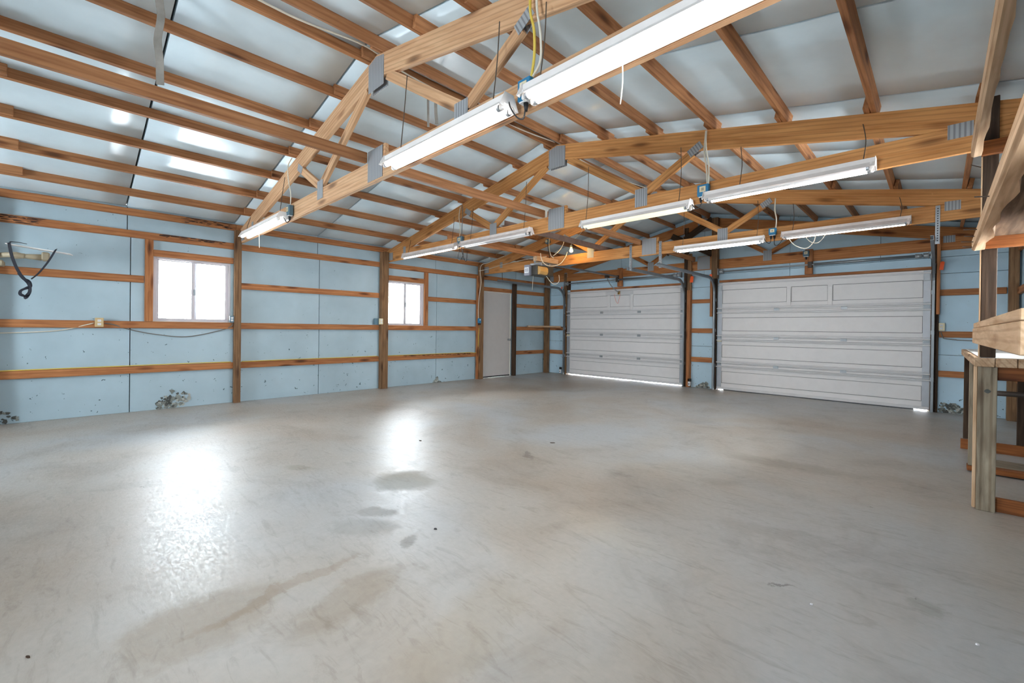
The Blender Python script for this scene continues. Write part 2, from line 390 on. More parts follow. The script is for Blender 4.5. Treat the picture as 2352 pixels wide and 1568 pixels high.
LW = wall_side('wall_left', 0., 1, 'long wall of pale blue foam sheets, wooden girts and posts', WIN+[MDOOR], 'wall_foam', seams)
GZ = [(.512, .604), (1.105, 1.197), (1.708, 1.80), (2.293, 2.385), (2.576, 2.668)]
PY = [(-7.333, -7.243), (-4.916, -4.82), (-2.51, -2.395)]
def girt(yr, zr, root=LW, X=0.): bx('girt', sorted((X, X+(.038 if X < 1 else -.038))), yr, zr, 'girt_wood', root)
for a, b in ((BACK, -9.69), (-9.69, -7.30), (-7.30, -4.86), (-4.86, -2.45), (-2.45, .0)):
    for i, zr in enumerate(GZ):
        if i == 4 or i == 3: girt((a+.002, b-.002), zr)
for a, b in ((BACK, -9.69), (-9.69, -8.36)): girt((a, b), GZ[2])
girt((-7.25, -4.86), GZ[2]); girt((-3.85, -2.46), GZ[2])
for a, b in ((BACK, -9.69), (-9.69, -7.30), (-7.30, -4.86), (-4.86, -2.46)):
    girt((a+.001, b-.001), GZ[1]); girt((a+.001, b-.001), GZ[0])
for zr in ((.512, .604), (1.12, 1.212), (1.69, 1.78), (2.03, 2.12)): girt((-1.30, -.10), zr)
bx('stud', (.001, .040), (-8.352, -8.265), (1.198, 2.292), 'girt_wood', LW); bx('stud', (.001, .040), (-3.945, -3.854), (1.198, 2.292), 'girt_wood', LW)
bx('header', (.001, .039), (-8.264, -7.335), (2.077, 2.163), 'girt_wood', LW); bx('header', (.001, .039), (-4.82, -3.946), (2.062, 2.155), 'girt_wood', LW)
bx('header', (.001, .039), (-2.394, -1.385), (2.033, 2.122), 'girt_wood', LW)
bx('post', (.039, .10), PY[0], (0, 2.575), 'post_wood', LW)
bx('post', (.039, .142), PY[1], (0, 2.575), 'post_wood', LW); bx('post_facing', (.039, .135), (-4.957, -4.917), (0, 2.56), 'post_wood', LW)
bx('post', (.039, .130), PY[2], (0, 2.60), 'post_wood', LW); bx('post_facing', (.039, .095), (-2.552, -2.511), (0, 2.35), 'girt_wood', LW)
bx('jamb', (.039, .12), (-1.384, -1.30), (0, 2.29), 'dark_wood', LW)
bx('post', (.04, .145), (-.16, -.05), (0, 2.62), 'post_wood', LW)
bx('post', (.039, .10), (-9.72, -9.63), (0, 2.575), 'post_wood', LW)
for dy, z0 in ((-7.70, 2.30), (-7.95, 2.29)): pass

def torn(name, root, origin, ux, pts, mat, n):
    """Where the foam sheet is torn: a cluster of ragged, slightly lifted flakes inside the outline pts (u, z)."""
    rnd = random.Random(len(pts)*7+int(abs(origin[1])*10)); ux = Vector(ux); bm = bmesh.new()
    us = [p[0] for p in pts]; zs = [p[1] for p in pts]; k = 0; tries = 0; A = 0
    def inside(x, z):
        r = False
        for (x0, z0), (x1, z1) in zip(pts, pts[1:]+pts[:1]):
            if (z0 > z) != (z1 > z) and x < (x1-x0)*(z-z0)/(z1-z0)+x0: r = not r
        return r
    want = 80 if mat == 'torn_foam' else 12
    while k < want and tries < 900:
        tries += 1; x = rnd.uniform(min(us), max(us)); z = rnd.uniform(min(zs), max(zs))
        if not inside(x, z): continue
        k += 1; r = rnd.uniform(.012, .032); m = 7; d = rnd.uniform(.001, .006)
        ring = [bm.verts.new(ux*(x+r*rnd.uniform(.4, 1.3)*math.cos(2*PI*i/m))+Vector((0, 0, max(.001, z+r*rnd.uniform(.4, 1.3)*math.sin(2*PI*i/m))))+n*(d+rnd.uniform(-.0008, .002))) for i in range(m)]
        c = bm.verts.new(ux*x+Vector((0, 0, z))+n*(d+.002)); f = []
        for i in range(m): f.append(bm.faces.new((c, ring[i], ring[(i+1) % m])))
        mi = rnd.choice((0, 0, 1, 2)) if mat == 'torn_foam' else rnd.choice((1, 1, 0))
        for q in f: q.material_index = mi
    me = mesh_from(bm, name)
    for q in ('torn_foam', 'torn_dark', 'torn_pale'): me.materials.append(MATS[q])
    o = link(name, me, None, root, Matrix.Translation(origin)); o['kind'] = 'stuff'
nX = Vector((1, 0, 0)); nY = Vector((0, -1, 0))
torn('torn_patch', LW, (.001, -8.0, 0), (0, 1, 0), [(-.22, .0), (-.2, .12), (-.06, .25), (.06, .2), (.15, .2), (.16, .08), (.02, .03), (-.05, .0)], 'torn_foam', nX)
torn('torn_hole', LW, (.004, -8.0, 0), (0, 1, 0), [(-.22, .0), (-.21, .1), (-.17, .06), (-.18, .0)], 'torn_dark', nX)
torn('torn_patch', LW, (.001, -9.5, 0), (0, 1, 0), [(-.16, .0), (-.15, .2), (-.05, .13), (.05, .11), (.08, .05), (.0, .0)], 'torn_dark', nX)
torn('torn_patch', LW, (.001, -3.6, 0), (0, 1, 0), [(-.1, .0), (-.03, .06), (.02, .14), (.04, .04), (.14, .0)], 'torn_foam', nX)

def rot(y0, y1, z0, z1, k):
    rnd = random.Random(k); bm = bmesh.new()
    for i in range(60):
        y = y0+(y1-y0)*rnd.random()**.8; z = z1-(z1-z0)*rnd.random()**2; l = rnd.uniform(.02, .07); h = rnd.uniform(.003, .010)
        v = [bm.verts.new((.0386+rnd.uniform(0, .0012), y+a*l*rnd.uniform(.7, 1), max(z0, min(z1, z+b*h*rnd.uniform(.5, 1))))) for a, b in ((-1, -.6), (.2, -1), (1, .2), (.1, 1), (-.8, .6))]
        bm.faces.new(v)
    o = link('rotted_wood', mesh_from(bm, 'rotted_wood'), 'rot_dark', LW, Matrix()); o['kind'] = 'stuff'
rot(-8.0, -7.36, 2.585, 2.664, 3); rot(-8.2, -7.45, 2.345, 2.383, 5); rot(-9.7, -9.3, 2.30, 2.38, 6); rot(-4.4, -2.7, .575, .602, 9)
# the two sliding windows
def window(n, H, label, root_x=0.):
    y0, y1, z0, z1 = H; s = 1 if root_x < 1 else -1
    r = thing('window_%d' % n, (root_x, (y0+y1)/2, z0), label, 'window', kind='structure')
    X = lambda a, b: sorted((root_x+s*a, root_x+s*b))
    f = .028
    for yr, zr in (((y0, y0+f), (z0, z1)), ((y1-f, y1), (z0, z1)), ((y0+f, y1-f), (z0, z0+f)), ((y0+f, y1-f), (z1-f, z1))):
        bx('window_frame', X(-.075, -.005), yr, zr, 'aluminium', r, .002)
    for yr, zr in (((y0-.008, y0), (z0-.008, z1+.008)), ((y0, y1), (z0-.008, z0)), ((y0, y1), (z1, z1+.008))):
        bx('caulk_bead', X(-.02, .004), yr, zr, 'door_trim', r, .001)
    m = (y0+y1)/2+.01
    for k, (a, b, xo) in enumerate(((y0+f, m+.032, -.05), (m-.032, y1-f, -.03))):
        sash = bx('sash', X(xo-.016, xo), (a, a+.036), (z0+f, z1-f), 'aluminium', r, .001)
        bx('sash', X(xo-.016, xo), (b-.036, b), (z0+f, z1-f), 'aluminium', r, .001)
        bx('sash', X(xo-.016, xo), (a+.02, b-.02), (z0+f, z0+f+.012), 'aluminium', r, .001); bx('sash', X(xo-.016, xo), (a+.02, b-.02), (z1-f-.012, z1-f), 'aluminium', r, .001)
        bm = bmesh.new(); addbox(bm, *X(xo-.011, xo-.007), a+.018, b-.018, z0+f+.01, z1-f-.01)
        link('pane', mesh_from(bm, 'pane'), 'window_glass', r, Matrix())
    bx('latch', X(-.03, -.012), (m-.012, m+.010), ((z0+z1)/2-.06, (z0+z1)/2+.02), 'track_steel', r, .002)
    pl = bpy.data.lights.new('window_portal', 'AREA'); pl.shape = 'RECTANGLE'; pl.size = y1-y0; pl.size_y = z1-z0; pl.cycles.is_portal = True
    po = bpy.data.objects.new('window_portal', pl); COL.objects.link(po); po.location = (root_x-s*.085, (y0+y1)/2, (z0+z1)/2)
    po.rotation_euler = (PI/2, 0, -s*PI/2)
window(1, WIN[0], 'bright aluminium sliding window left of the nearest wall post')
window(2, WIN[1], 'bright aluminium sliding window nearer the grey side door')

# side door
def side_door():
    r = thing('door_1', (0, -1.85, 0), 'plain grey steel side door in the blue foam wall', 'door', kind='structure')
    y0, y1, z0, z1 = MDOOR
    bm = bmesh.new(); addbox(bm, -.045, -.005, y0+.012, y1-.018, .03, z1-.014); bmesh.ops.bevel(bm, geom=list(bm.edges), offset=.003, segments=1, affect='EDGES')
    link('door_slab', mesh_from(bm, 'door_slab'), 'steel_door', r, Matrix())
    bx('door_sweep', (-.05, .0), (y0+.01, y1-.015), (.004, .03), 'black', r, .002)
    bx('door_frame', (-.06, .002), (y0, y0+.010), (0, z1), 'door_trim', r, .001); bx('door_frame', (-.06, .006), (y1-.016, y1), (0, z1), 'door_trim', r, .001); bx('door_frame', (-.06, .006), (y0+.010, y1-.016), (z1-.012, z1), 'door_trim', r, .001)
    cyl('door_handle', (-.006, y1-.075, .89), (.03, y1-.075, .89), .026, 'galvanised', r); k = lathe('door_knob', [(.008, 0), (.012, .01), (.027, .025), (.029, .04), (.02, .052), (.004, .055)], (0, 0, 0), 'galvanised', r)
    M = Matrix.Translation((.02, y1-.075, .89)) @ Matrix.Rotation(PI/2, 4, 'Y'); k.matrix_basis = WM[r.name].inverted() @ M; WM[k.name] = M
side_door()

# right-hand wall (seen only as a sliver behind the bench) and the wall behind the camera
RWIN = [(-8.262, -7.362, 1.205, 2.075), (-5.3, -3.7, 1.205, 2.075)]
RX = W+.055
RW = wall_side('wall_right', RX, -1, 'blue foam side wall behind the workbench', RWIN, 'end_foam', seams)
for zr in GZ:
    for a, b in ((BACK, -9.69), (-9.69, -7.30), (-7.30, -4.86), (-4.86, -2.45), (-2.45, .0)):
        if zr[0] < 1.2 or zr[0] > 2.2: girt((a+.002, b-.002), zr, RW, RX)
girt((-2.5, 0), GZ[2], RW, RX); girt((-7.25, -5.4), GZ[2], RW, RX)
for y in (-7.29, -4.86, -2.45): bx('post', (RX-.13, RX-.039), (y-.05, y+.05), (0, 2.575), 'post_wood', RW)
bx('post', (RX-.115, RX-.02), (-.17, -.06), (0, 2.60), 'post_wood', RW)
window(3, RWIN[0], 'sliding window in the side wall beside the photographer', RX); window(4, RWIN[1], 'wide sliding window in the side wall above the workbench', RX)  # out of view, added for daylight; bench one read off the lit bench
BW = thing('wall_back', (MID, BACK, 0), 'blue foam end wall behind the photographer', 'wall', kind='structure')
FILL_WIN = [(1.3, 2.5, 1.10, 2.15), (5.6, 6.8, 1.10, 2.15)]  # unseen windows added behind the camera as daylight fill
bm = bmesh.new()
for a, b, c, d in cells(-.1, W+.15, -.05, 2.3, FILL_WIN): addbox(bm, a, b, BACK-.12, BACK-.10, c, d)
link('siding', mesh_from(bm, 'siding'), 'siding', BW, Matrix())
prism('siding', [(-.1, 2.3), (W+.15, 2.3), (W+.15, 2.75), (MID, 3.62), (-.1, 2.75)], BACK-.12, BACK-.1, 'siding', BW)
for i in range(4):
    a, b = i*W/4, (i+1)*W/4
    bm = bmesh.new()
    for u, v, c, d in cells(a+.004, b-.004, 0, 2.3, FILL_WIN): addbox(bm, u, v, BACK-.05, BACK, c, d)
    link('foam_panel', mesh_from(bm, 'foam_panel'), 'wall_foam', BW, Matrix())
    pts = [(a+.004, 2.303), (b-.004, 2.303), (b-.004, zt(b)+.08), (a+.004, zt(a)+.08)]
    prism('foam_panel', pts, BACK-.05, BACK, 'wall_foam', BW)
for k, (a, b, c, d) in enumerate(FILL_WIN):
    r = thing('window_%d' % (5+k), ((a+b)/2, BACK, c), ['wide window in the end wall behind the photographer, towards the long blue wall', 'wide window in the end wall behind the photographer, towards the workbench'][k], 'window', kind='structure')
    for xr, zr in (((a, a+.035), (c, d)), ((b-.035, b), (c, d)), ((a+.035, b-.035), (c, c+.035)), ((a+.035, b-.035), (d-.035, d)), (((a+b)/2-.02, (a+b)/2+.02), (c+.035, d-.035))):
        bx('window_frame', xr, (BACK-.09, BACK-.01), zr, 'aluminium', r, .002)
    for u, v in ((a+.035, (a+b)/2-.02), ((a+b)/2+.02, b-.035)):
        bm = bmesh.new(); addbox(bm, u, v, BACK-.06, BACK-.055, c+.035, d-.035); link('pane', mesh_from(bm, 'pane'), 'window_glass', r, Matrix())
    pl = bpy.data.lights.new('window_portal', 'AREA'); pl.shape = 'RECTANGLE'; pl.size = b-a; pl.size_y = d-c; pl.cycles.is_portal = True
    po = bpy.data.objects.new('window_portal', pl); COL.objects.link(po); po.location = ((a+b)/2, BACK-.13, (c+d)/2); po.rotation_euler = (PI/2, 0, 0)

# ------------------------------------------------------------------ end wall with the two garage openings
D1 = (.70, 3.752); D2 = (4.425, 7.487); DH = 2.122
EW = thing('wall_end', (MID, 0, 0), 'blue foam gable wall around the two garage doors', 'wall', kind='structure')
YF = .002
dh = [(D1[0], D1[1], -1, DH), (D2[0], D2[1], -1, DH)]
bm = bmesh.new()
for a, b, c, d in cells(-.1, W+.15, -.05, 2.45, dh): addbox(bm, a, b, YF+.06, YF+.08, c, d)
link('siding', mesh_from(bm, 'siding'), 'siding', EW, Matrix())
prism('siding', [(-.1, 2.45), (W+.15, 2.45), (W+.15, 2.75), (MID, 3.62), (-.1, 2.75)], YF+.06, YF+.08, 'siding', EW)
def fp(x0, x1, z0, z1, y=YF):
    bm = bmesh.new(); g = .003; addbox(bm, x0+g, x1-g, y, y+.05, z0+g, z1-g); link('foam_panel', mesh_from(bm, 'foam_panel'), 'end_foam', EW, Matrix())
for x0, x1 in ((0, D1[0]), (D1[1], D2[0]), (D2[1], RX)):
    for z0, z1 in ((0, .851), (.851, 2.054), (2.054, 2.30)): fp(x0, x1, z0, z1)
fp(D1[0], 2.25, DH, 2.30); fp(2.25, D1[1], DH, 2.30); fp(D2[0], 5.655, DH, 2.30); fp(5.655, D2[1], DH, 2.30)
gx = [0, 1.0, 2.25, D1[1], MID, 5.655, 6.9, RX]
for a, b in zip(gx, gx[1:]):
    prism('foam_panel', [(a+.003, 2.303), (b-.003, 2.303), (b-.003, zt(b)+.085), (a+.003, zt(a)+.085)], YF, YF+.05, 'end_foam', EW)
def eg(xr, zr, mat='girt_wood'): bx('girt', xr, (YF-.038, YF-.001), zr, mat, EW)
for zr in ((.512, .612), (1.132, 1.214), (1.69, 1.782)): eg((.146, .61), zr)
for zr in ((.527, .626), (1.12, 1.214), (1.727, 1.806)): eg((3.92, 4.34), zr)
for zr in ((.528, .618), (1.11, 1.20), (1.727, 1.817)): eg((7.58, 8.24), zr, 'girt_wood')
for D in (D1, D2):
    for xr, zr in (((D[0]-.04, D[0]+.02), (0, DH+.04)), ((D[1]-.02, D[1]+.04), (0, DH+.04)), ((D[0]+.02, D[1]-.02), (DH-.02, DH+.04))): bx('door_stop', xr, (.037, .060), zr, 'girt_wood', EW)  # unseen strips added outside the doors to block daylight leaks
# jambs, headers and studs around the garage doors
bx('jamb', (.60, .695), (-.047, YF-.002), (0, 2.60), 'post_wood', EW); bx('stud', (.705, .80), (-.035, YF-.001), (2.17, 2.40), 'dark_wood', EW)
bx('jamb', (3.757, 3.84), (-.047, YF-.002), (0, 3.30), 'dark_wood', EW); bx('jamb', (3.845, 3.915), (-.10, YF-.002), (0, 2.0), 'girt_wood', EW); bx('jamb', (3.85, 3.925), (-.095, -.04), (2.0, 2.75), 'post_wood', EW)
bx('jamb', (4.345, 4.42), (-.047, YF-.002), (0, 2.2), 'dark_wood', EW); bx('jamb', (4.34, 4.455), (-.14, -.04), (2.2, 3.40), 'post_wood', EW); bx('jamb', (4.318, 4.362), (-.13, -.04), (1.45, 2.2), 'girt_wood', EW)
bx('jamb', (7.492, 7.545), (-.047, YF-.002), (0, 2.55), 'dark_wood', EW); bx('jamb', (7.546, 7.585), (-.115, YF-.002), (1.45, 2.60), 'girt_wood', EW); bx('jamb', (7.546, 7.575), (-.06, YF-.002), (0, 1.45), 'dark_wood', EW)
bx('header', (.80, 3.757), (-.03, .03), (DH+.003, 2.165), 'girt_wood', EW); bx('header', (4.456, 7.492), (-.03, .03), (DH+.003, 2.168), 'girt_wood', EW)
bx('stud', (2.205, 2.325), (-.095, -.04), (2.17, 2.60), 'girt_wood', EW); bx('stud', (5.895, 6.01), (-.085, -.04), (2.17, 2.60), 'girt_wood', EW)
board('brace', (3.50, -.075, 3.16), (4.33, -.075, 2.70), .12, .036, (.4, 0, 1), 'dark_wood', EW); board('brace', (3.40, -.115, 2.80), (4.34, -.115, 3.38), .12, .036, (-.4, 0, 1), 'dark_wood', EW)
torn('torn_patch', EW, (7.60, .000, 0), (1, 0, 0), [(.0, .0), (.0, .13), (.12, .14), (.24, .12), (.32, .04), (.5, .0)], 'torn_foam', nY)
torn('torn_hole', EW, (7.60, -.003, 0), (1, 0, 0), [(.02, .08), (.05, .13), (.2, .12), (.16, .07)], 'torn_dark', nY)
torn('torn_patch', EW, (4.1, .000, 0), (1, 0, 0), [(-.12, .0), (-.05, .03), (.06, .12), (.14, .1), (.2, .02)], 'torn_foam', nY)

# ------------------------------------------------------------------ roof: foam sheets bowed between the purlins, and the purlins
CE = thing('ceiling', (MID, -6, 3.4), 'pitched roof underside of white foam sheets on wooden purlins', 'ceiling', kind='structure')
XL = [.536, 1.122, 1.708, 2.296, 2.884, 3.472, 4.03]
ROOFOFF = .0935
sb = [BACK, -10.98, -9.76, -8.54, -7.32, -6.10, -4.88, -3.66, -2.44, -1.22, .06]
SAG = [random.uniform(.003, .008) for _ in range(9)]
for side in (0, 1):
    for ya, yb in zip(sb, sb[1:]):
        bm = bmesh.new(); g = .009; pts = [-.06]+[x+.019 for x in XL]+[MID]
        xs = []
        for a, b in zip(pts, pts[1:]):
            am = SAG[len(xs)//6]
            for k in range(6):
                t = k/6; xs.append((a+(b-a)*t, -am*math.sin(PI*t)))
        xs.append((MID-.001, 0)); ny = 4; rows = []
        for x, dz in xs:
            z = E0+SL*x+ROOFOFF; xx = x if side == 0 else W-x
            rows.append([bm.verts.new((xx, ya+g+(yb-ya-2*g)*j/ny, z+dz*(1+.6*math.sin(PI*j/ny)))) for j in range(ny+1)])
        tops = []
        for x, dz in xs:
            xx = x if side == 0 else W-x
            tops.append([bm.verts.new((xx, y, E0+SL*x+ROOFOFF+.045)) for y in (ya+g, yb-g)])
        for i in range(len(rows)-1):
            for j in range(ny): bm.faces.new((rows[i][j], rows[i][j+1], rows[i+1][j+1], rows[i+1][j])).smooth = True
            bm.faces.new((tops[i][0], tops[i][1], tops[i+1][1], tops[i+1][0]))
            bm.faces.new([rows[i][0], rows[i+1][0], tops[i+1][0], tops[i][0]]); bm.faces.new([rows[i][-1], tops[i][1], tops[i+1][1], rows[i+1][-1]])
        bm.faces.new(rows[0]+tops[0][::-1]); bm.faces.new(rows[-1][::-1]+tops[-1])
        bmesh.ops.recalc_face_normals(bm, faces=bm.faces)
        link('foam_panel', mesh_from(bm, 'foam_panel'), 'roof_foam', CE, Matrix())
for s in (0, 1):
    xa, xb = (-.12, MID+.02) if s == 0 else (MID-.02, W+.18); f = (lambda x: E0+SL*x+ROOFOFF+.05) if s == 0 else (lambda x: E0+SL*(W-x)+ROOFOFF+.05)
    prism('roof_sheet', [(xa, f(xa)), (xb, f(xb)), (xb, f(xb)+.02), (xa, f(xa)+.02)], BACK-.12, .12, 'siding', CE)
sa = math.atan(SL); nL = Vector((-math.sin(sa), 0, math.cos(sa))); nR = Vector((math.sin(sa), 0, math.cos(sa)))
bays = [(BACK, -9.41), (-9.78, -7.12), (-7.34, -4.68), (-4.90, -2.25), (-2.46, -.001)]
for bi, (ya, yb) in enumerate(bays):
    for x in XL:
        x0 = x + (.040 if bi % 2 == 0 else 0) + (random.uniform(-.006, .006) if bi > 1 else 0)
        if x > 4: x0 = x + (.028 if bi % 2 == 0 else -.02)
        c = Vector((x0+.019, 0, E0+SL*(x0+.019)+.002))+nL*.045
        board('purlin', (c.x, ya, c.z), (c.x, yb, c.z), .089, .037, nL, 'purlin_wood', CE)
        xr = x - (.041 if bi % 2 == 0 else .001) if x < 4 else x0+.004
        c = Vector((W-xr-.019, 0, E0+SL*(xr+.019)+.002)); c += nR*.045
        board('purlin', (c.x, ya, c.z), (c.x, yb, c.z), .089, .037, nR, 'purlin_wood', CE)

# ------------------------------------------------------------------ trusses
def truss(y, label, wd, back=True):
    T = thing('roof_truss', (MID, y, 2.40), label, 'truss', 'roof trusses')
    t = .038; d = .188; bt = 2.396; bh = 2.582; xs = (bh-(E0-d))/SL
    for m in (0, 1):
        X = (lambda x: x) if m == 0 else (lambda x: W-x)
        prism('top_chord', [(X(.045), zt(.045)), (X(MID-.001), zt(MID)), (X(MID-.001), zt(MID)-d), (X(xs), bh+.001), (X(.045), bh+.001)], y, y+t, wd, T, sa if m == 0 else -sa, .002)
        prism('bottom_chord', [(X(.045), bt), (X(MID-.001), bt), (X(MID-.001), bh), (X(.045), bh)], y, y+t, wd, T, 0, .002)
        def web(p, q, w=.086):
            p, q = Vector((X(p[0]), y+t/2, p[1])), Vector((X(q[0]), y+t/2, q[1])); dd = (q-p).normalized()
            board('web', p, q, w, t-.001, (dd.z, 0, -dd.x), wd, T, .002)
        web((3.02, 2.63), (3.98, 3.235)); web((2.95, 2.625), (2.47, 2.90), .08)
        ys = ((y-.004, y-.0005), (y+t+.0005, y+t+.004)) if back else ((y-.004, y-.0005),)
        for a, b in ys:
            def pl(pts, ang=0): prism('connector_plate', [(X(px), pz) for px, pz in pts], a, b, 'toothed_steel', T, ang)
            pl([(2.935, 2.475), (3.075, 2.475), (3.075, 2.665), (2.935, 2.665)])
            pl([(.06, 2.42), (.26, 2.42), (.26, 2.56), (.06, 2.56)] if m == 0 else [(.575, 2.503), (.70, 2.503), (.70, 2.603), (.575, 2.603)])
            if m == 0: pl([(.62, 2.50), (.70, 2.50), (.70, 2.62), (.62, 2.62)])
            c = Vector((2.44, 2.925)); ux = Vector((-.867, .5)) if m == 0 else Vector((-.867, .5)); uy = Vector((.5, .867))
            q = [c+ux*i*.07+uy*j*.038 for i, j in ((-1, -1), (1, -1), (1, 1), (-1, 1))]; pl([tuple(v) for v in q], math.radians(-30 if m == 0 else 30))
    for a, b in (((y-.004, y-.0005), (y+t+.0005, y+t+.004)) if back else ((y-.004, y-.0005),)):
        prism('connector_plate', [(MID-.128, zt(MID)-.285), (MID+.128, zt(MID)-.285), (MID+.128, zt(MID)-.045), (MID, zt(MID)-.015), (MID-.128, zt(MID)-.045)], a, b, 'toothed_steel', T)
        prism('connector_plate', [(MID-.125, 2.41), (MID+.125, 2.41), (MID+.125, 2.672), (MID-.125, 2.672)], a, b, 'toothed_steel', T)
    bx('scab_block', (MID-.12, MID+.155), (y+.002, y+t-.002), (bh+.001, 2.68), wd, T)
    return T
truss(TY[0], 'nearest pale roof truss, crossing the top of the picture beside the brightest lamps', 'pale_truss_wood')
truss(TY[1], 'second roof truss, with four strip lamps hung along its bottom chord', 'truss_wood')
truss(TY[2], 'third roof truss, beside the glowing bare bulb', 'truss_wood')
truss(TY[3]-.0, 'gable-end roof truss fixed against the blue wall above the garage doors', 'endtruss_wood', False)
def brace(y0, y1, x, label): 
    o = bx('lateral_brace', (x, x+.038), (y0, y1), (2.5835, 2.672), 'purlin_wood', None); tag(o, label, 'beam', 'braces lying across the truss bottom chords')
brace(-12.1, TY[0]+.0-.005, 3.985, 'long nearest lateral brace running up to the centre of the nearest truss')
brace(TY[0]+.045, TY[1]-.005, 3.94, 'lateral brace lying between the nearest and second roof trusses')
brace(TY[1]+.045, TY[2]-.005, 3.97, 'lateral brace lying between the second and third roof trusses')
brace(TY[2]+.045, TY[3]-.01, 3.95, 'lateral brace from the third truss to the gable-end truss')
o = bx('lateral_brace', (1.86, 1.898), (TY[1]+.045, TY[2]+.25), (2.5835, 2.672), 'purlin_wood', None); tag(o, 'lateral brace near the left wall, ending beside the door opener', 'beam', 'braces lying across the truss bottom chords')
def angle_iron():
    bm = bmesh.new(); addbox(bm, 3.21, 3.28, -4.85, -2.02, 2.583, 2.590); addbox(bm, 3.274, 3.28, -4.85, -2.02, 2.590, 2.655)
    o = link('angle_iron', mesh_from(bm, 'angle_iron'), 'rusty_steel', None, Matrix()); tag(o, 'rusty dark angle iron lying across the second and third trusses', 'beam')
angle_iron()

# ------------------------------------------------------------------ garage doors
ZS = [.012, .5185, 1.042, 1.5775, DH]
def garage_door(n, D, label, gap):
    x0, x1 = D
    r = thing('door_%d' % n, ((x0+x1)/2, 0, 0), label, 'garage door', kind='structure')
    yb, ym, yf = .034, .028, .004        # outer skin, recess floor, inner face
    for i, (z0, z1) in enumerate(zip(ZS, ZS[1:])):
        za, zb = z0, z1; z0 += .002; z1 -= .002; a, b = z0+.125, z1-.145
        bm = bmesh.new(); addbox(bm, x0, x1, yf, ym, z0, a); addbox(bm, x0, x1, yf, ym, b, z1)
        addbox(bm, x0, x0+.085, yf, ym, a, b); addbox(bm, x1-.085, x1, yf, ym, a, b)
        if i == 3:
            for c in (x0+1.22, x0+1.825): addbox(bm, c-.035, c+.035, yf, ym, a, b)
        sec = link('door_section', mesh_from(bm, 'door_section'), 'door_white', r, Matrix())
        bm = bmesh.new(); addbox(bm, x0, x1, ym, yb, za, zb); link('outer_skin', mesh_from(bm, 'outer_skin'), 'groove_grey', sec, Matrix())  # dark skin paints shadow lines into the grooves round the panels
        # the foam back sheet sits inside the stiles with a slim raised edge
        bm = bmesh.new()
        segs = [(x0+.085, x1-.085)] if i < 3 else [(x0+.085, x0+1.185), (x0+1.255, x0+1.79), (x0+1.86, x1-.085)]
        for u, v in segs: addbox(bm, u+.006, v-.006, ym-.016, ym-.0005, a+.007, b-.007)
        link('back_sheet', mesh_from(bm, 'back_sheet'), 'door_white', sec, Matrix())
        for u, v in ((x0+.001, x0+.083), (x1-.083, x1-.001)): bx('end_stile', (u, v), (yf-.004, yf-.0005), (z0+.004, z1-.004), 'door_stile', sec, .001)
        if i > 0: bx('strut', (x0-.02, x1+.02), (yf-.042, yf-.001), (z0+.020, z0+.040), 'door_rib', sec, .004); bx('strut_lip', (x0, x1), (yf-.018, yf-.001), (z0+.056, z0+.062), 'door_rib', sec, .002)
        if i < 3: bx('strut', (x0-.02, x1+.02), (yf-.042, yf-.001), (z1-.064, z1-.044), 'door_rib', sec, .004); bx('strut_lip', (x0, x1), (yf-.018, yf-.001), (z1-.034, z1-.028), 'door_rib', sec, .002)
        if i == 3:
            bx('strut', (x0, x1), (yf-.020, yf-.001), (z1-.052, z1-.030), 'door_rib', sec, .004)
            for c in (x0+1.22, x0+1.825): bx('centre_bracket', (c-.030, c+.030), (yf-.012, yf-.001), (z0+.02, b-.03), 'door_white', sec, .003)
            for c in (x0+.045, x1-.045): bx('top_roller_bracket', (c-.035, c+.035), (yf-.018, yf-.005), (z1-.16, z1-.06), 'galvanised', sec, .003)
        if i < 3:
            for c, w, mt in ((x0+.04, .035, 'track_steel'), (x0+1.03, .042, 'galvanised'), (x0+2.02, .042, 'galvanised'), (x1-.04, .035, 'track_steel')):
                bm = bmesh.new(); addbox(bm, c-w, c+w, yf-.006, yf-.001, z1-.024, z1+.034); addbox(bm, c-w*.75, c+w*.75, yf-.016, yf-.006, z1-.006, z1+.012)
                addbox(bm, c-w*.95, c-w*.5, yf-.012, yf-.006, z1+.018, z1+.03); addbox(bm, c+w*.5, c+w*.95, yf-.012, yf-.006, z1+.018, z1+.03)
                link('hinge', mesh_from(bm, 'hinge'), mt, sec, Matrix())
            for sx, c in ((-1, x0), (1, x1)):
                cyl('roller', (c+sx*.026, -.085, z1), (c+sx*.036, -.085, z1), .020, 'galvanised', r)
    if gap == 'ends': bx('bottom_seal', (x0+.12, x1-.17), (.002, .036), (.001, .014), 'rubber', r, .002)
    bx('bottom_rail', (x0, x1), (yf-.016, yf-.001), (.016, .062), 'door_rib', r, .004)
    bx('slide_lock', (x0+.005, x0+.085), (yf-.035, yf-.005), (.99, 1.03) if n == 2 else (.955, .995), 'ivory', r, .004)
    return r
G1 = garage_door(2, D1, 'white sectional garage door with the opener arm, beside the side door', 'full')
G2 = garage_door(3, D2, 'white sectional garage door nearer the workbench, without an opener', 'ends')
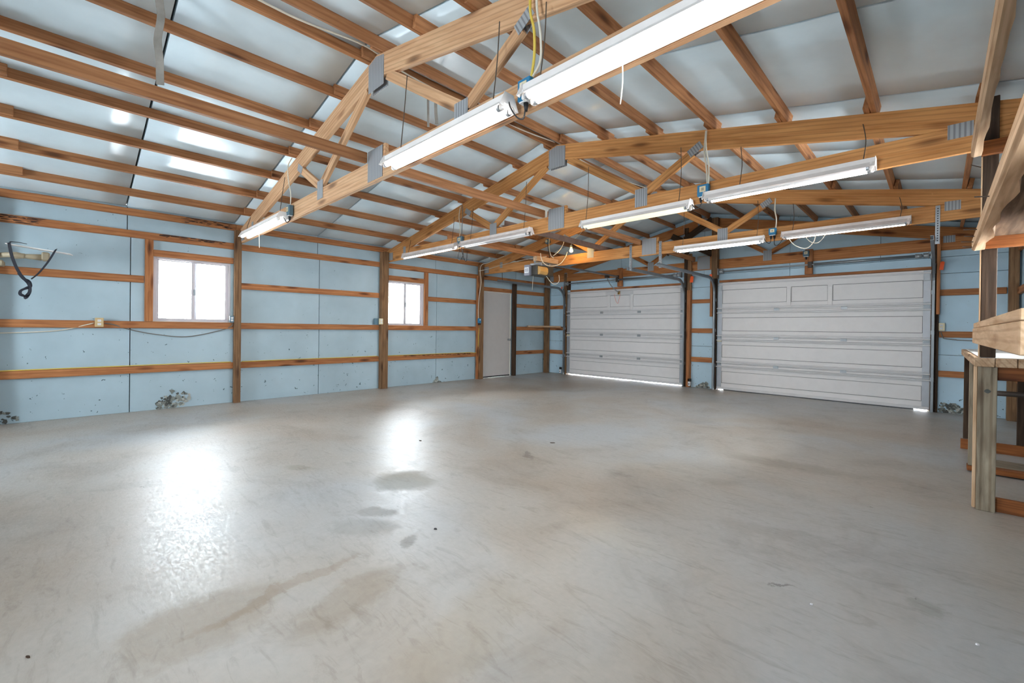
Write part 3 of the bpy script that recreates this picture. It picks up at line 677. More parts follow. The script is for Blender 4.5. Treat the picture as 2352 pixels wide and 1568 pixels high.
def track(x, sgn, ytip, label):
    """C-shaped steel track: up beside the door, round a bend, then level towards the camera. sgn points away from the door."""
    zc, rr, y0 = 2.205, .30, -.092
    P = [Vector((0, y0, z)) for z in (0.0, .7, 1.4, zc-rr)]
    P += [Vector((0, y0-rr+rr*math.cos(a), zc-rr+rr*math.sin(a))) for a in [PI/2*k/10 for k in range(1, 11)]]
    P += [Vector((0, y, zc)) for y in (-1.2, ytip)]
    T = thing('door_track', (x, y0, 0), label, 'track', 'steel garage door tracks')
    bm = bmesh.new(); s = sgn
    pr = [(s*.018, -.026), (s*.018, .026), (-s*.012, .026), (-s*.012, .020), (s*.012, .022), (s*.012, -.022), (-s*.012, -.020), (-s*.012, -.026)]
    sweep(bm, P, pr, refup=(1, 0, 0)); bmesh.ops.recalc_face_normals(bm, faces=bm.faces)
    link('rail', mesh_from(bm, 'rail'), 'track_steel', T, Matrix.Translation((x, 0, 0)))
    for z in (.45, 1.15, 1.75): bx('wall_bracket', (x-.02, x+.02), (-.064, -.050), (z, z+.06), 'galvanised', T, .002)
    bx('flag_bracket', tuple(sorted((x+s*.019, x+s*.023))), (-.13, -.052), (2.06, 2.20), 'track_steel', T, .001)
    return T
track(.662, -1, -2.47, 'curved steel track between the corner post and the far garage door')
track(3.782, 1, -2.45, 'curved steel track on the near side of the far garage door')
track(4.394, -1, -2.55, 'curved steel track on the far side of the nearer garage door')
track(7.512, 1, -2.50, 'curved steel track of the nearer garage door beside the workbench')
def shaft(x0, x1, label):
    z, y = 2.325, -.13
    T = thing('torsion_shaft', ((x0+x1)/2, y, z), label, 'shaft', 'torsion shafts above the garage doors')
    cyl('rod', (x0, y, z), (x1, y, z), .013, 'galvanised', T)
    for xx in (x0+.06, x1-.06): lathe_x('cable_drum', xx, y, z, T)
    cyl('spring', ((x0+x1)/2+.06, y, z), (x1-.18, y, z), .022, 'track_steel', T); cyl('spring_cone', (x1-.18, y, z), (x1-.10, y, z), .034, 'galvanised', T, r2=.028)
    m = (x0+x1)/2
    bx('bearing_plate', (m-.03, m+.03), (y-.02, -.0965), (z-.05, z+.05), 'dark_steel', T, .002)
    for xx in (x0+.005, x1-.005): bx('end_bearing', (xx-.004, xx+.004), (y-.05, -.101), (z-.06, z+.06), 'galvanised', T, .001)
def lathe_x(name, x, y, z, T):
    bm = bmesh.new(); pr = [(.045, -.03), (.036, -.026), (.036, .02), (.048, .026), (.048, .032), (.02, .034)]; n = 16
    rows = [[bm.verts.new((u, r*math.cos(2*PI*i/n), r*math.sin(2*PI*i/n))) for i in range(n)] for r, u in pr]
    for a, b in zip(rows, rows[1:]):
        for i in range(n): bm.faces.new((a[i], a[(i+1) % n], b[(i+1) % n], b[i]))
    bm.faces.new(rows[0]); bm.faces.new(rows[-1]); bmesh.ops.recalc_face_normals(bm, faces=bm.faces)
    link(name, mesh_from(bm, name), 'galvanised', T, Matrix.Translation((x, y, z)))
shaft(.70, 3.745, 'steel torsion shaft across the top of the far garage door'); shaft(4.47, 7.49, 'steel torsion shaft across the top of the nearer garage door')

# perforated hangers holding the tracks
def hanger(x, y, z0, z1, label, dx=.019):
    T = thing('track_hanger', (x, y, z0), label, 'hanger', 'perforated steel track hangers')
    bm = bmesh.new(); addbox(bm, x-dx, x+dx, y-.002, y+.002, z0, z1); addbox(bm, x+dx-.003, x+dx, y+.002, y+.03, z0, z1)
    link('strap', mesh_from(bm, 'strap'), 'galvanised', T, Matrix())
    bm = bmesh.new(); k = z0+.03
    while k < z1-.02: addbox(bm, x-.004, x+.006, y-.0035, y-.0021, k, k+.012); k += .027
    h = link('punched_hole', mesh_from(bm, 'punched_hole'), 'black', T, Matrix()); h['kind'] = 'stuff'
hanger(3.824, TY[2]-.012, 2.17, 2.60, 'perforated hanger holding the near track of the far garage door')
hanger(4.352, TY[2]-.012, 2.17, 2.60, 'perforated hanger holding the far track of the nearer garage door')
hanger(7.556, TY[2]-.012, 2.15, 2.57, 'pale perforated hanger beside the workbench track')
o = cyl('hanger_rod', (.662, -2.33, 2.225), (.662, -2.35, 2.60), .006, 'dark_steel', None); tag(o, 'thin dark rod holding up the track nearest the corner', 'rod')

# orange warning tags and corner shelf
def orange_tag(x, y, z, w, h, label):
    bm = bmesh.new(); vs = [(-w/2, -h/2), (w/2, -h/2), (w/2, h/2-.012), (w/4, h/2), (-w/4, h/2), (-w/2, h/2-.012)]
    A = [bm.verts.new((a, 0, b)) for a, b in vs]; B = [bm.verts.new((a, .002, b)) for a, b in vs]
    bm.faces.new(A); bm.faces.new(B[::-1])
    for i in range(6): bm.faces.new((A[i], B[i], B[(i+1) % 6], A[(i+1) % 6]))
    bmesh.ops.recalc_face_normals(bm, faces=bm.faces)
    o = link('warning_tag', mesh_from(bm, 'warning_tag'), 'orange', None, Matrix.Translation((x, y, z)) @ Matrix.Rotation(.12, 4, 'Y')); tag(o, label, 'tag', 'orange warning tags by the garage doors')
orange_tag(3.955, -.135, 2.215, .065, .13, 'large orange tag on the jamb beside the far garage door')
orange_tag(4.335, -.145, 2.265, .05, .05, 'small orange tag beside the track of the nearer garage door')
orange_tag(7.60, -.12, 2.16, .045, .125, 'orange tag hanging beside the workbench end of the nearer garage door')
orange_tag(.60, -.13, 2.23, .03, .06, 'small orange tag at the corner track of the far garage door')
o = board('corner_shelf', (.15, -.93, 1.222), (.62, -.20, 1.222), .13, .042, (1, 0, 0), 'bench_wood', None); tag(o, 'narrow wooden shelf board across the far corner', 'shelf')
def sensor(x, label, s):
    T = thing('door_sensor', (x, -.09, .06), label, 'sensor', 'safety sensors at the far garage door')
    bx('bracket', (x-.045, x+.03), (-.10, -.094), (.12, .18), 'black', T, .001); bx('body', (x-.03, x+.015), (-.125, -.093), (.03, .118), 'white_paper', T, .004)
    cyl('lens', (x-.008, -.128, .07), (x-.008, -.1255, .07), .012, 'black', T)
sensor(.575, 'small white safety sensor at the corner foot of the far garage door', 1)
sensor(3.93, 'small safety sensor at the foot of the post between the garage doors', 1)

# ------------------------------------------------------------------ garage door opener
def opener():
    X = 2.22
    T = thing('garage_door_opener', (X, -2.85, 2.13), 'grey ceiling-mounted garage door opener with long rail and arm', 'opener')
    h = bx('motor_housing', (X-.13, X+.13), (-3.10, -2.62), (2.15, 2.33), 'opener_dark', T, .012)
    e = bx('end_cover', (X-.14, X+.0), (-3.16, -3.10), (2.14, 2.34), 'opener_grey', T, .008); bx('rating_label', (X-.125, X-.02), (-3.1625, -3.1605), (2.19, 2.29), 'white_paper', e, .0005)
    for a in range(3): bx('label_print', (X-.112+.03*a, X-.095+.03*a), (-3.1638, -3.1626), (2.205, 2.275), 'opener_grey', e, .0002)
    # curved lamp lens on the side facing the camera
    bm = bmesh.new(); pr = [(.0, -.095), (.045, -.085), (.065, -.04), (.06, .02), (.03, .05), (.0, .055)]
    A = [bm.verts.new((X+.13+u, -3.08, 2.25+w)) for u, w in pr]; B = [bm.verts.new((X+.13+u, -2.86, 2.25+w)) for u, w in pr]
    for i in range(len(pr)-1): bm.faces.new((A[i], B[i], B[i+1], A[i+1]))
    bm.faces.new(A); bm.faces.new(B[::-1]); bmesh.ops.recalc_face_normals(bm, faces=bm.faces)
    link('lamp_lens', mesh_from(bm, 'lamp_lens'), 'amber', T, Matrix())  # yellow light of the bare bulb put into the lens colour
    rail = bx('rail', (X-.022, X+.022), (-3.02, -.10), (2.386, 2.418), 'track_steel', T, .002); bx('rail_foot', (X-.03, X+.03), (-.13, -.096), (2.379, 2.43), 'dark_steel', rail, .002)
    for y in (-2.98, -2.75): bx('mount_strap', (X-.14, X+.14), (y-.012, y+.012), (2.331, 2.385), 'galvanised', T, .002)
    bx('trolley', (X-.03, X+.03), (-.62, -.50), (2.33, 2.385), 'dark_steel', T, .004)
    arm = tube('arm', [(X, -.56, 2.33), (X, -.40, 2.18), (X, -.16, 2.07), (X, -.05, 2.045)], .011, 'galvanised', T, 8)
    bx('door_bracket', (X-.025, X+.025), (-.06, -.022), (1.99, 2.07), 'brass', T, .003)
    bx('reinforcement_bar', (X-.35, X+.35), (-.026, -.017), (1.985, 2.06), 'door_rib', T, .002)
    tube('release_cord', [(X-.10, -.07, 2.0), (X-.06, -.08, 1.86), (X-.01, -.07, 1.78), (X+.02, -.07, 1.86), (X+.05, -.06, 1.99)], .003, 'orange', T, 5)
    tube('hanging_cord', [(X-.05, -3.0, 2.148), (X-.06, -3.0, 2.0), (X-.07, -3.0, 1.88)], .003, 'cable_white', T, 5)
    tube('looped_cord', [(X+.10, -2.80, 2.15), (X+.16, -2.74, 2.04), (X+.22, -2.68, 2.0), (X+.26, -2.62, 2.06), (X+.24, -2.60, 2.18)], .005, 'cable_white', T, 6)
opener()
o = bx('mounting_block', (2.18, 2.27), (-3.02, -2.38), (2.42, 2.51), 'bench_wood', None); tag(o, 'short yellow-lit wood block above the garage door opener', 'block')
for k, (pts, lb) in enumerate((
        ([(2.30, -2.95, 2.56), (2.34, -2.98, 2.47), (2.37, -2.95, 2.38), (2.38, -2.85, 2.34), (2.36, -2.62, 2.35)], 'cream cable draped over the front of the door opener'),
        ([(2.10, -2.46, 2.95), (2.13, -2.5, 2.75), (2.22, -2.55, 2.58), (2.25, -2.5, 2.53)], 'cream cable dropping from the third truss to the opener block'),
        ([(2.45, -2.45, 2.96), (2.46, -2.47, 2.80), (2.40, -2.52, 2.66), (2.30, -2.58, 2.56)], 'cream cable dropping beside the bare bulb'),
        ([(2.55, -2.47, 2.62), (2.53, -2.5, 2.52), (2.46, -2.56, 2.40), (2.38, -2.66, 2.35), (2.30, -2.72, 2.36)], 'cream cable looping down to the opener rail'))):
    tag(tube('cable', pts, .007, 'cable_white', None, 6), lb, 'cable', 'cables around the door opener')
def bulb():
    p = Vector((2.769, -2.641, 2.60))
    T = thing('bare_bulb', p, 'glowing bare light bulb hanging above the door opener', 'light bulb')
    lathe('glass_bulb', [(.012, .045), (.016, .03), (.028, .008), (.031, -.008), (.027, -.022), (.014, -.034), (.002, -.037)], p, 'bulb_lit', T)
    lathe('socket', [(.017, .046), (.021, .05), (.022, .085), (.012, .10), (.006, .105)], p, 'ivory', T)
    tube('cord', [p+Vector((0, 0, .105)), p+Vector((.02, .05, .2)), p+Vector((.06, .2, .34)), p+Vector((.08, .268, .45))], .004, 'cable_white', T, 6)
bulb()

# ------------------------------------------------------------------ fluorescent strip lamps
def strip_lamp(y, x0, x1, z, mats, body, label, hang, roll=0.):
    """Shop lamp: channel on top, two flared reflector wings, end plates with lamp holders, two tubes, two chains."""
    xm = (x0+x1)/2
    T = thing('strip_lamp', (xm, y, z), label, 'lamp', 'fluorescent strip lamps hung from the trusses')
    L = (x1-x0)/2
    bm = bmesh.new()
    pr = [(-.074, -.012), (-.030, .030), (-.030, .062), (.030, .062), (.030, .030), (.074, -.012), (.073, -.014), (.027, .027), (-.027, .027), (-.073, -.014)]
    A = [bm.verts.new((-L, a, b)) for a, b in pr]; B = [bm.verts.new((L, a, b)) for a, b in pr]; n = len(pr)
    for i in range(n): bm.faces.new((A[i], B[i], B[(i+1) % n], A[(i+1) % n]))
    for C in (A, B):
        bm.faces.new((C[0], C[1], C[8], C[9])); bm.faces.new((C[1], C[2], C[3], C[4], C[7], C[8])); bm.faces.new((C[4], C[5], C[6], C[7]))
    bmesh.ops.recalc_face_normals(bm, faces=bm.faces)
    M = Matrix.Translation((xm, y, z)) @ Matrix.Rotation(roll, 4, 'X')
    body_o = link('reflector', mesh_from(bm, 'reflector'), body, T, M)
    for s in (-1, 1):
        bm = bmesh.new(); pts = [(-.076, -.014), (-.034, .068), (.034, .068), (.076, -.014), (.05, -.016), (.036, .004), (.014, .004), (0, .016), (-.014, .004), (-.036, .004), (-.05, -.016)]
        A = [bm.verts.new((s*(L+.001), a, b)) for a, b in pts]; B = [bm.verts.new((s*(L+.005), a, b)) for a, b in pts]
        bm.faces.new(A); bm.faces.new(B[::-1])
        for i in range(len(pts)): bm.faces.new((A[i], B[i], B[(i+1) % len(pts)], A[(i+1) % len(pts)]))
        bmesh.ops.recalc_face_normals(bm, faces=bm.faces); link('end_plate', mesh_from(bm, 'end_plate'), body, T, M)
        for k in (-1, 1):
            bm = bmesh.new(); addbox(bm, s*(L-.018)-.012, s*(L-.018)+.010, k*.036-.014, k*.036+.014, -.030, .024)
            bmesh.ops.bevel(bm, geom=list(bm.edges), offset=.005, segments=2, affect='EDGES'); link('lamp_holder', mesh_from(bm, 'lamp_holder'), body, T, M)
    for k, mt in zip((-1, 1), mats):
        bm = bmesh.new(); bmesh.ops.create_cone(bm, cap_ends=True, segments=14, radius1=.018, radius2=.018, depth=2*L-.075)
        bmesh.ops.rotate(bm, verts=bm.verts, cent=(0, 0, 0), matrix=Matrix.Rotation(PI/2, 3, 'Y')); bmesh.ops.translate(bm, verts=bm.verts, vec=(0, k*.036, -.014))
        me = mesh_from(bm, 'tube')
        for p in me.polygons: p.use_smooth = len(p.vertices) == 4
        tb = link('tube', me, mt, T, M)
        for s in (-1, 1):
            bm = bmesh.new(); bmesh.ops.create_cone(bm, cap_ends=True, segments=14, radius1=.0188, radius2=.0188, depth=.016)
            bmesh.ops.rotate(bm, verts=bm.verts, cent=(0, 0, 0), matrix=Matrix.Rotation(PI/2, 3, 'Y')); bmesh.ops.translate(bm, verts=bm.verts, vec=(s*(L-.040), k*.036, -.014))
            link('tube_cap', mesh_from(bm, 'tube_cap'), 'galvanised', tb, M)
    for hx, hz in hang:
        tube('chain', [(hx, y, z+.063), (hx+.012, y+.02, (z+hz)/2+.03), (hx-.01, y+.055, hz)], .0035, 'wire_dark', T, 5)
    return T
y1 = TY[0]-.10; y2 = TY[1]-.085; y3 = TY[2]-.085
BL = ('tube_lit', 'tube_lit')
strip_lamp(y1, .66, 2.20, 2.40, BL, 'lamp_white', 'bright strip lamp at the wall end of the nearest truss', [(.75, 2.66), (2.10, 2.90)])
strip_lamp(y1, 4.54, 5.85, 2.405, BL, 'lamp_white', 'bright strip lamp hanging just past the middle of the nearest truss', [(4.72, 3.05), (5.72, 2.97)])
strip_lamp(y1, 5.985, 7.25, 2.40, BL, 'lamp_white', 'largest and brightest strip lamp, running off the top of the picture', [(6.08, 2.9), (7.1, 2.76)])
strip_lamp(y2, .80, 2.27, 2.405, ('tube_lit', 'tube_soft'), 'lamp_dusty', 'lit strip lamp at the wall end of the second truss', [(.92, 2.7), (2.15, 2.9)], .25)
strip_lamp(y2, 2.41, 3.80, 2.405, ('tube_off', 'tube_off'), 'lamp_dusty', 'dusty unlit strip lamp with white tubes on the second truss', [(2.6, 2.95), (3.68, 3.1)])
strip_lamp(y2, 4.615, 5.87, 2.355, ('tube_warm', 'tube_warm'), 'lamp_white', 'yellowish glowing strip lamp in the middle of the second truss', [(4.66, 3.05), (5.75, 2.97)])
strip_lamp(y2, 6.0, 7.23, 2.395, ('tube_off', 'tube_soft'), 'lamp_white', 'pinkish half-lit strip lamp on the second truss towards the workbench', [(6.3, 2.82), (7.16, 2.75)])
strip_lamp(y3, 4.64, 5.865, 2.405, ('tube_soft', 'tube_soft'), 'lamp_white', 'lit strip lamp just past the middle of the third truss', [(4.75, 3.05), (5.78, 2.97)])
strip_lamp(y3, 6.085, 7.34, 2.42, ('tube_off', 'tube_soft'), 'lamp_dusty', 'lit strip lamp on the third truss above the nearer garage door', [(6.2, 2.85), (7.25, 2.72)])
tag(tube('pull_string', [(6.58, y1-.03, 2.385), (6.585, y1-.03, 2.25), (6.575, y1-.03, 2.15)], .003, 'cable_white', None, 5), 'pull string hanging from the largest strip lamp', 'string')
tag(tube('pull_string', [(1.43, y1-.03, 2.38), (1.44, y1-.03, 2.25), (1.45, y1-.03, 2.14)], .004, 'cable_white', None, 5), 'pull string hanging from the lamp at the wall end of the nearest truss', 'string')

# ------------------------------------------------------------------ junction boxes on the trusses
def jbox(x0, x1, y, z0, z1, mat, label, plugs=1, cord=None, d=.055):
    T = thing('outlet_box', ((x0+x1)/2, y, z0), label, 'outlet box', 'plastic outlet boxes on the trusses')
    bx('box', (x0, x1), (y-d, y-.005), (z0, z1), mat, T, .006)
    w = x1-x0; cx = (x0+x1)/2
    f = bx('outlet_plate', (cx-w*.27, cx+w*.27), (y-d-.004, y-d-.0005), (z0+(z1-z0)*.35, z1-(z1-z0)*.18), 'ivory', T, .001)
    bx('socket_slot', (cx-w*.12, cx+w*.12), (y-d-.0052, y-d-.0042), (z0+(z1-z0)*.45, z1-(z1-z0)*.3), 'beige_plastic', f, .0004)
    bx('lower_plate', (x0+w*.12, x1-w*.12), (y-d+.004, y-.008), (z0-.010, z0-.001), 'white_paper', T, .002)
    for k in range(plugs):
        px = cx+(k-(plugs-1)/2)*w*.45; cyl('plug', (px, y-d*.55, z0-.011), (px, y-d*.55, z0-.055), .015, 'black', T, r2=.009)
    if cord: 
        for c in cord: tube('cord', c, .0045, 'black', T, 6)
jbox(2.185, 2.275, TY[0]-.005, 2.43, 2.545, 'box_slate', 'blue-grey outlet box at the wall-end lamp of the nearest truss', 1, [[(2.23, TY[0]-.035, 2.375), (2.225, TY[0]-.06, 2.345), (2.19, TY[0]-.085, 2.40), (2.17, TY[0]-.10, 2.46)]])
jbox(5.875, 5.97, TY[0]-.005, 2.43, 2.55, 'box_blue', 'bright blue outlet box between the two brightest lamps', 1, [[(5.92, TY[0]-.04, 2.375), (5.915, TY[0]-.05, 2.33), (5.895, TY[0]-.08, 2.335), (5.865, TY[0]-.10, 2.39), (5.85, TY[0]-.10, 2.43)]])
jbox(2.245, 2.365, TY[1]-.005, 2.455, 2.565, 'box_slate', 'blue-grey outlet box between the first two lamps of the second truss', 2, [[(2.29, TY[1]-.035, 2.39), (2.27, TY[1]-.05, 2.25), (2.33, TY[1]-.06, 2.20), (2.40, TY[1]-.06, 2.26), (2.42, TY[1]-.08, 2.36)], [(2.33, TY[1]-.035, 2.39), (2.40, TY[1]-.05, 2.24), (2.47, TY[1]-.05, 2.17), (2.50, TY[1]-.06, 2.30)]])
jbox(5.915, 6.02, TY[1]-.005, 2.44, 2.55, 'box_blue', 'bright blue outlet box beside the yellowish lamp on the second truss', 2, [[(5.95, TY[1]-.035, 2.38), (5.94, TY[1]-.05, 2.34), (5.91, TY[1]-.07, 2.33), (5.88, TY[1]-.085, 2.37)]])
jbox(5.915, 6.005, TY[2]-.005, 2.47, 2.56, 'box_blue', 'bright blue outlet box between the two lamps of the third truss', 2, [[(5.94, TY[2]-.035, 2.41), (5.93, TY[2]-.05, 2.36), (5.89, TY[2]-.07, 2.38), (5.87, TY[2]-.085, 2.43)], [(5.98, TY[2]-.035, 2.41), (5.99, TY[2]-.05, 2.33), (6.04, TY[2]-.06, 2.33), (6.10, TY[2]-.08, 2.41)]])
jbox(5.875, 5.965, -.087, 2.475, 2.575, 'box_slate', 'blue-grey outlet box on the stud above the nearer garage door', 1)
def round_box():
    p = Vector((2.009, TY[2]-.03, 2.894)); T = thing('round_junction_box', p, 'round blue-grey junction box on the third truss above the opener', 'junction box')
    cyl('box', p+Vector((0, -.025, 0)), p+Vector((0, .028, 0)), .05, 'box_slate', T, 18); cyl('cover', p+Vector((-.012, -.030, .008)), p+Vector((-.012, -.026, .008)), .028, 'ivory', T, 16)
    tube('cord', [p+Vector((.02, -.02, -.05)), p+Vector((.04, -.03, -.14)), p+Vector((.06, -.02, -.26)), p+Vector((.06, .0, -.36))], .006, 'black', T, 6)
round_box()

# cables up to the roof and along it
def cable(pts, r, mat, label, group='cables strung under the roof'): tag(tube('cable', pts, r, mat, None, 6), label, 'cable', group)
yc = TY[0]-.03
cable([(5.955, yc, 2.552), (5.975, yc, 2.66), (5.99, yc-.02, 2.78), (5.96, yc-.02, 2.90), (5.94, yc, 3.02)], .008, 'cable_yellow', 'yellow cable rising from the blue box beside the largest lamp')
cable([(5.965, yc, 2.552), (6.02, yc, 2.62), (6.035, yc-.02, 2.75), (6.01, yc-.02, 2.88), (5.985, yc, 3.02)], .007, 'cable_white', 'cream cable rising beside the yellow one near the largest lamp')
yc = TY[1]-.03
cable([(6.00, yc, 2.552), (5.99, yc, 2.7), (5.975, yc-.02, 2.86), (5.98, yc, 3.06)], .008, 'cable_white', 'cream cable up from the second truss box past the purlin end')
cable([(6.012, yc, 2.552), (6.01, yc, 2.72), (5.99, yc-.02, 2.9), (5.985, yc, 3.06)], .007, 'cable_white', 'second cream cable up from the second truss box')
cable([(2.28, yc, 2.567), (2.29, yc, 2.72), (2.27, yc-.01, 2.87), (2.29, yc, 3.03)], .006, 'cable_white', 'cream cable rising from the box near the unlit lamp')
cable([(2.33, yc, 2.567), (2.335, yc, 2.74), (2.36, yc-.01, 2.88), (2.33, yc, 3.05)], .006, 'cable_grey', 'grey cable rising from the box near the unlit lamp')
yc = TY[2]-.03
cable([(5.995, yc, 2.562), (6.00, yc, 2.68), (5.985, yc-.02, 2.80), (5.985, yc, 2.96)], .008, 'cable_white', 'cream cable up from the third truss box')
yc = TY[0]-.03
cable([(2.235, yc, 2.547), (2.24, yc, 2.68), (2.22, yc-.02, 2.84), (2.235, yc-.03, 2.99), (2.27, yc, 3.08)], .006, 'cable_white', 'cream cable rising from the wall-end box of the nearest truss')
cable([(4.10, -8.9, 3.50), (4.10, -8.1, 3.475), (4.115, -7.8, 3.47), (4.155, -7.35, 3.49), (4.10, -6.98, 3.465), (4.09, -6.5, 3.45), (4.075, -6.0, 3.455), (4.10, -5.3, 3.47), (4.15, -4.85, 3.48)], .008, 'cable_white', 'white cable running along the ridge past the nearest truss')
cable([(4.15, -4.75, 3.48), (4.10, -4.3, 3.455), (4.08, -3.8, 3.45), (4.09, -3.1, 3.46), (4.15, -2.45, 3.48)], .008, 'cable_white', 'white cable running along the ridge between the second and third trusses')
cable([(1.80, TY[0]+.05, 3.03), (1.85, -6.6, 3.04), (1.86, -6.0, 3.03), (1.84, -5.3, 3.03), (1.86, TY[1]-.02, 3.02)], .005, 'cable_grey', 'thin dark cable slung under the roof between the nearest and second trusses')
cable([(6.16, y3-.03, 2.39), (6.24, y3-.05, 2.28), (6.36, y3-.05, 2.225), (6.44, y3-.04, 2.30), (6.46, y3-.03, 2.40)], .005, 'cable_white', 'white cord looping below the lamp above the nearer garage door')
cable([(6.34, y3-.03, 2.40), (6.40, y3-.05, 2.31), (6.48, y3-.05, 2.28), (6.54, y3-.04, 2.34), (6.56, y3-.03, 2.40)], .004, 'cable_white', 'shorter white cord loop below the lamp above the nearer garage door')
WG = 'cables on the blue walls'
cable([(.02, -9.75, 1.035), (.012, -9.40, 1.048), (.012, -9.12, 1.075), (.045, -8.90, 1.145), (.046, -8.84, 1.165)], .006, 'cable_white', 'cable sagging below the wall girt towards the tan outlet', WG)
cable([(.046, -8.74, 1.165), (.05, -8.66, 1.15), (.012, -8.49, 1.084), (.012, -8.22, 1.021), (.012, -7.89, .99), (.012, -7.52, 1.072), (.046, -7.36, 1.14), (.06, -7.345, 1.19)], .006, 'cable_grey', 'cable drooping under the window between the tan outlet and post', WG)
cable([(.045, -9.8, .612), (.045, -8.5, .614), (.045, -7.8, .616), (.045, -7.36, .612)], .006, 'cable_yellow', 'yellow cable along the lowest girt under the nearer window', WG)
cable([(.045, -7.22, .612), (.045, -6.4, .614), (.045, -5.6, .612), (.045, -4.98, .614)], .006, 'cable_yellow', 'yellow cable along the lowest girt between the two windows', WG)
cable([(.105, -2.50, 1.22), (.10, -2.52, 1.0), (.10, -2.525, .8), (.06, -2.54, .614), (.045, -2.8, .612), (.045, -3.9, .613), (.045, -4.80, .612)], .006, 'cable_yellow', 'yellow cable from the switch down to the lowest girt', WG)
cable([(.10, -2.53, 1.36), (.10, -2.535, 1.6), (.12, -2.53, 1.9), (.14, -2.5, 2.2), (.13, -2.52, 2.45), (.15, -2.49, 2.6), (.30, -2.42, 2.64), (.7, -2.415, 2.72), (1.1, -2.41, 2.80)], .007, 'cable_white', 'cream cable climbing the post beside the side door', WG)
cable([(.105, -2.535, 2.46), (.30, -2.42, 2.50), (.8, -2.415, 2.56), (1.5, -2.415, 2.60), (2.0, -2.42, 2.60)], .006, 'cable_white', 'cream cable sagging along the third truss to the opener', WG)

# wall outlets
def outlet(x, y, z, label, mats, s=1, d=.04):
    T = thing('wall_outlet', (x, y, z), label, 'outlet', 'electrical boxes on the walls')
    return T
def faceplate(T, cx, cy, cz, n, w, h, mat, slots):
    """A box with its cover; n is the direction it faces ('x' or 'y')."""
    if n == 'x':
        b = bx('box', (cx-.045, cx), (cy-w/2, cy+w/2), (cz-h/2, cz+h/2), mat, T, .004)
        for k in slots:
            f = bx('socket_face', (cx+.0005, cx+.003), (cy-.016, cy+.016), (cz+k-.013, cz+k+.013), 'white_paper', b, .0008)
            for d in (-.006, .006): bx('slot', (cx+.0031, cx+.0038), (cy+d-.0012, cy+d+.0012), (cz+k-.004, cz+k+.006), 'black', b, .0001)
    else:
        b = bx('box', (cx-w/2, cx+w/2), (cy, cy+.04), (cz-h/2, cz+h/2), mat, T, .004)
        for k in slots:
            f = bx('socket_face', (cx-.016, cx+.016), (cy-.003, cy-.0005), (cz+k-.013, cz+k+.013), 'white_paper', b, .0008)
            for d in (-.006, .006): bx('slot', (cx+d-.0012, cx+d+.0012), (cy-.0038, cy-.0031), (cz+k-.004, cz+k+.006), 'black', b, .0001)
T = thing('wall_outlet', (.04, -8.79, 1.175), 'tan double outlet on the girt left of the nearer window', 'outlet', 'electrical boxes on the walls'); faceplate(T, .085, -8.79, 1.175, 'x', .08, .115, 'tan_plastic', (.022, -.022))
T = thing('wall_outlet', (.10, -7.37, 1.25), 'grey outlet on the window side of the nearest wall post', 'outlet', 'electrical boxes on the walls'); faceplate(T, .10, -7.362, 1.25, 'x', .055, .095, 'box_slate', (.018, -.018))
T = thing('wall_outlet', (.10, -4.99, 1.27), 'blue outlet box with white cover on the middle wall post', 'outlet', 'electrical boxes on the walls'); faceplate(T, .09, -5.02, 1.265, 'x', .10, .11, 'box_slate', ()); faceplate(T, .145, -4.965, 1.265, 'x', .07, .11, 'ivory', (.022, -.022))
T = thing('wall_outlet', (.10, -2.54, 1.30), 'blue switch box on the post beside the side door', 'switch', 'electrical boxes on the walls'); faceplate(T, .165, -2.535, 1.33, 'x', .075, .11, 'box_blue', (.02,)); bx('plug', (.12, .17), (-2.56, -2.51), (1.235, 1.27), 'black', T, .006)
T = thing('wall_outlet', (7.60, -.05, 1.27), 'white double outlet beside the workbench end of the nearer garage door', 'outlet', 'electrical boxes on the walls'); faceplate(T, 7.605, -.05, 1.265, 'y', .075, .115, 'ivory', (.022, -.022))
cable([(7.60, -.045, 1.19), (7.62, -.05, 1.12), (7.66, -.045, 1.09), (7.9, -.045, 1.07), (8.2, -.045, 1.08)], .006, 'cable_grey', 'grey cable from the white outlet towards the corner post', WG)

# grey gauze strips of old tape hanging from the roof
def strip(pts, w, label): tag(ribbon('hanging_tape', pts, w, 'gauze', None, side=(.5, .85, 0)), label, 'tape', 'loose strips of seam tape')
strip([(3.9, -8.655, 3.44), (3.9, -8.66, 3.30), (3.905, -8.65, 3.18), (3.895, -8.665, 3.03), (3.90, -8.655, 2.90), (3.895, -8.65, 2.74)], .045, 'long grey strip of loose tape hanging above the nearest truss')
strip([(3.95, -8.80, 3.45), (3.95, -8.80, 3.38), (3.955, -8.79, 3.30)], .04, 'short grey tape end at the top edge of the picture')
strip([(4.05, -6.66, 3.46), (4.05, -6.655, 3.30), (4.05, -6.65, 3.09)], .022, 'thin tape strip dangling behind the nearest truss peak')
strip([(4.05, -6.57, 3.46), (4.05, -6.565, 3.28), (4.055, -6.555, 3.15)], .03, 'wider tape strip dangling behind the nearest truss peak')

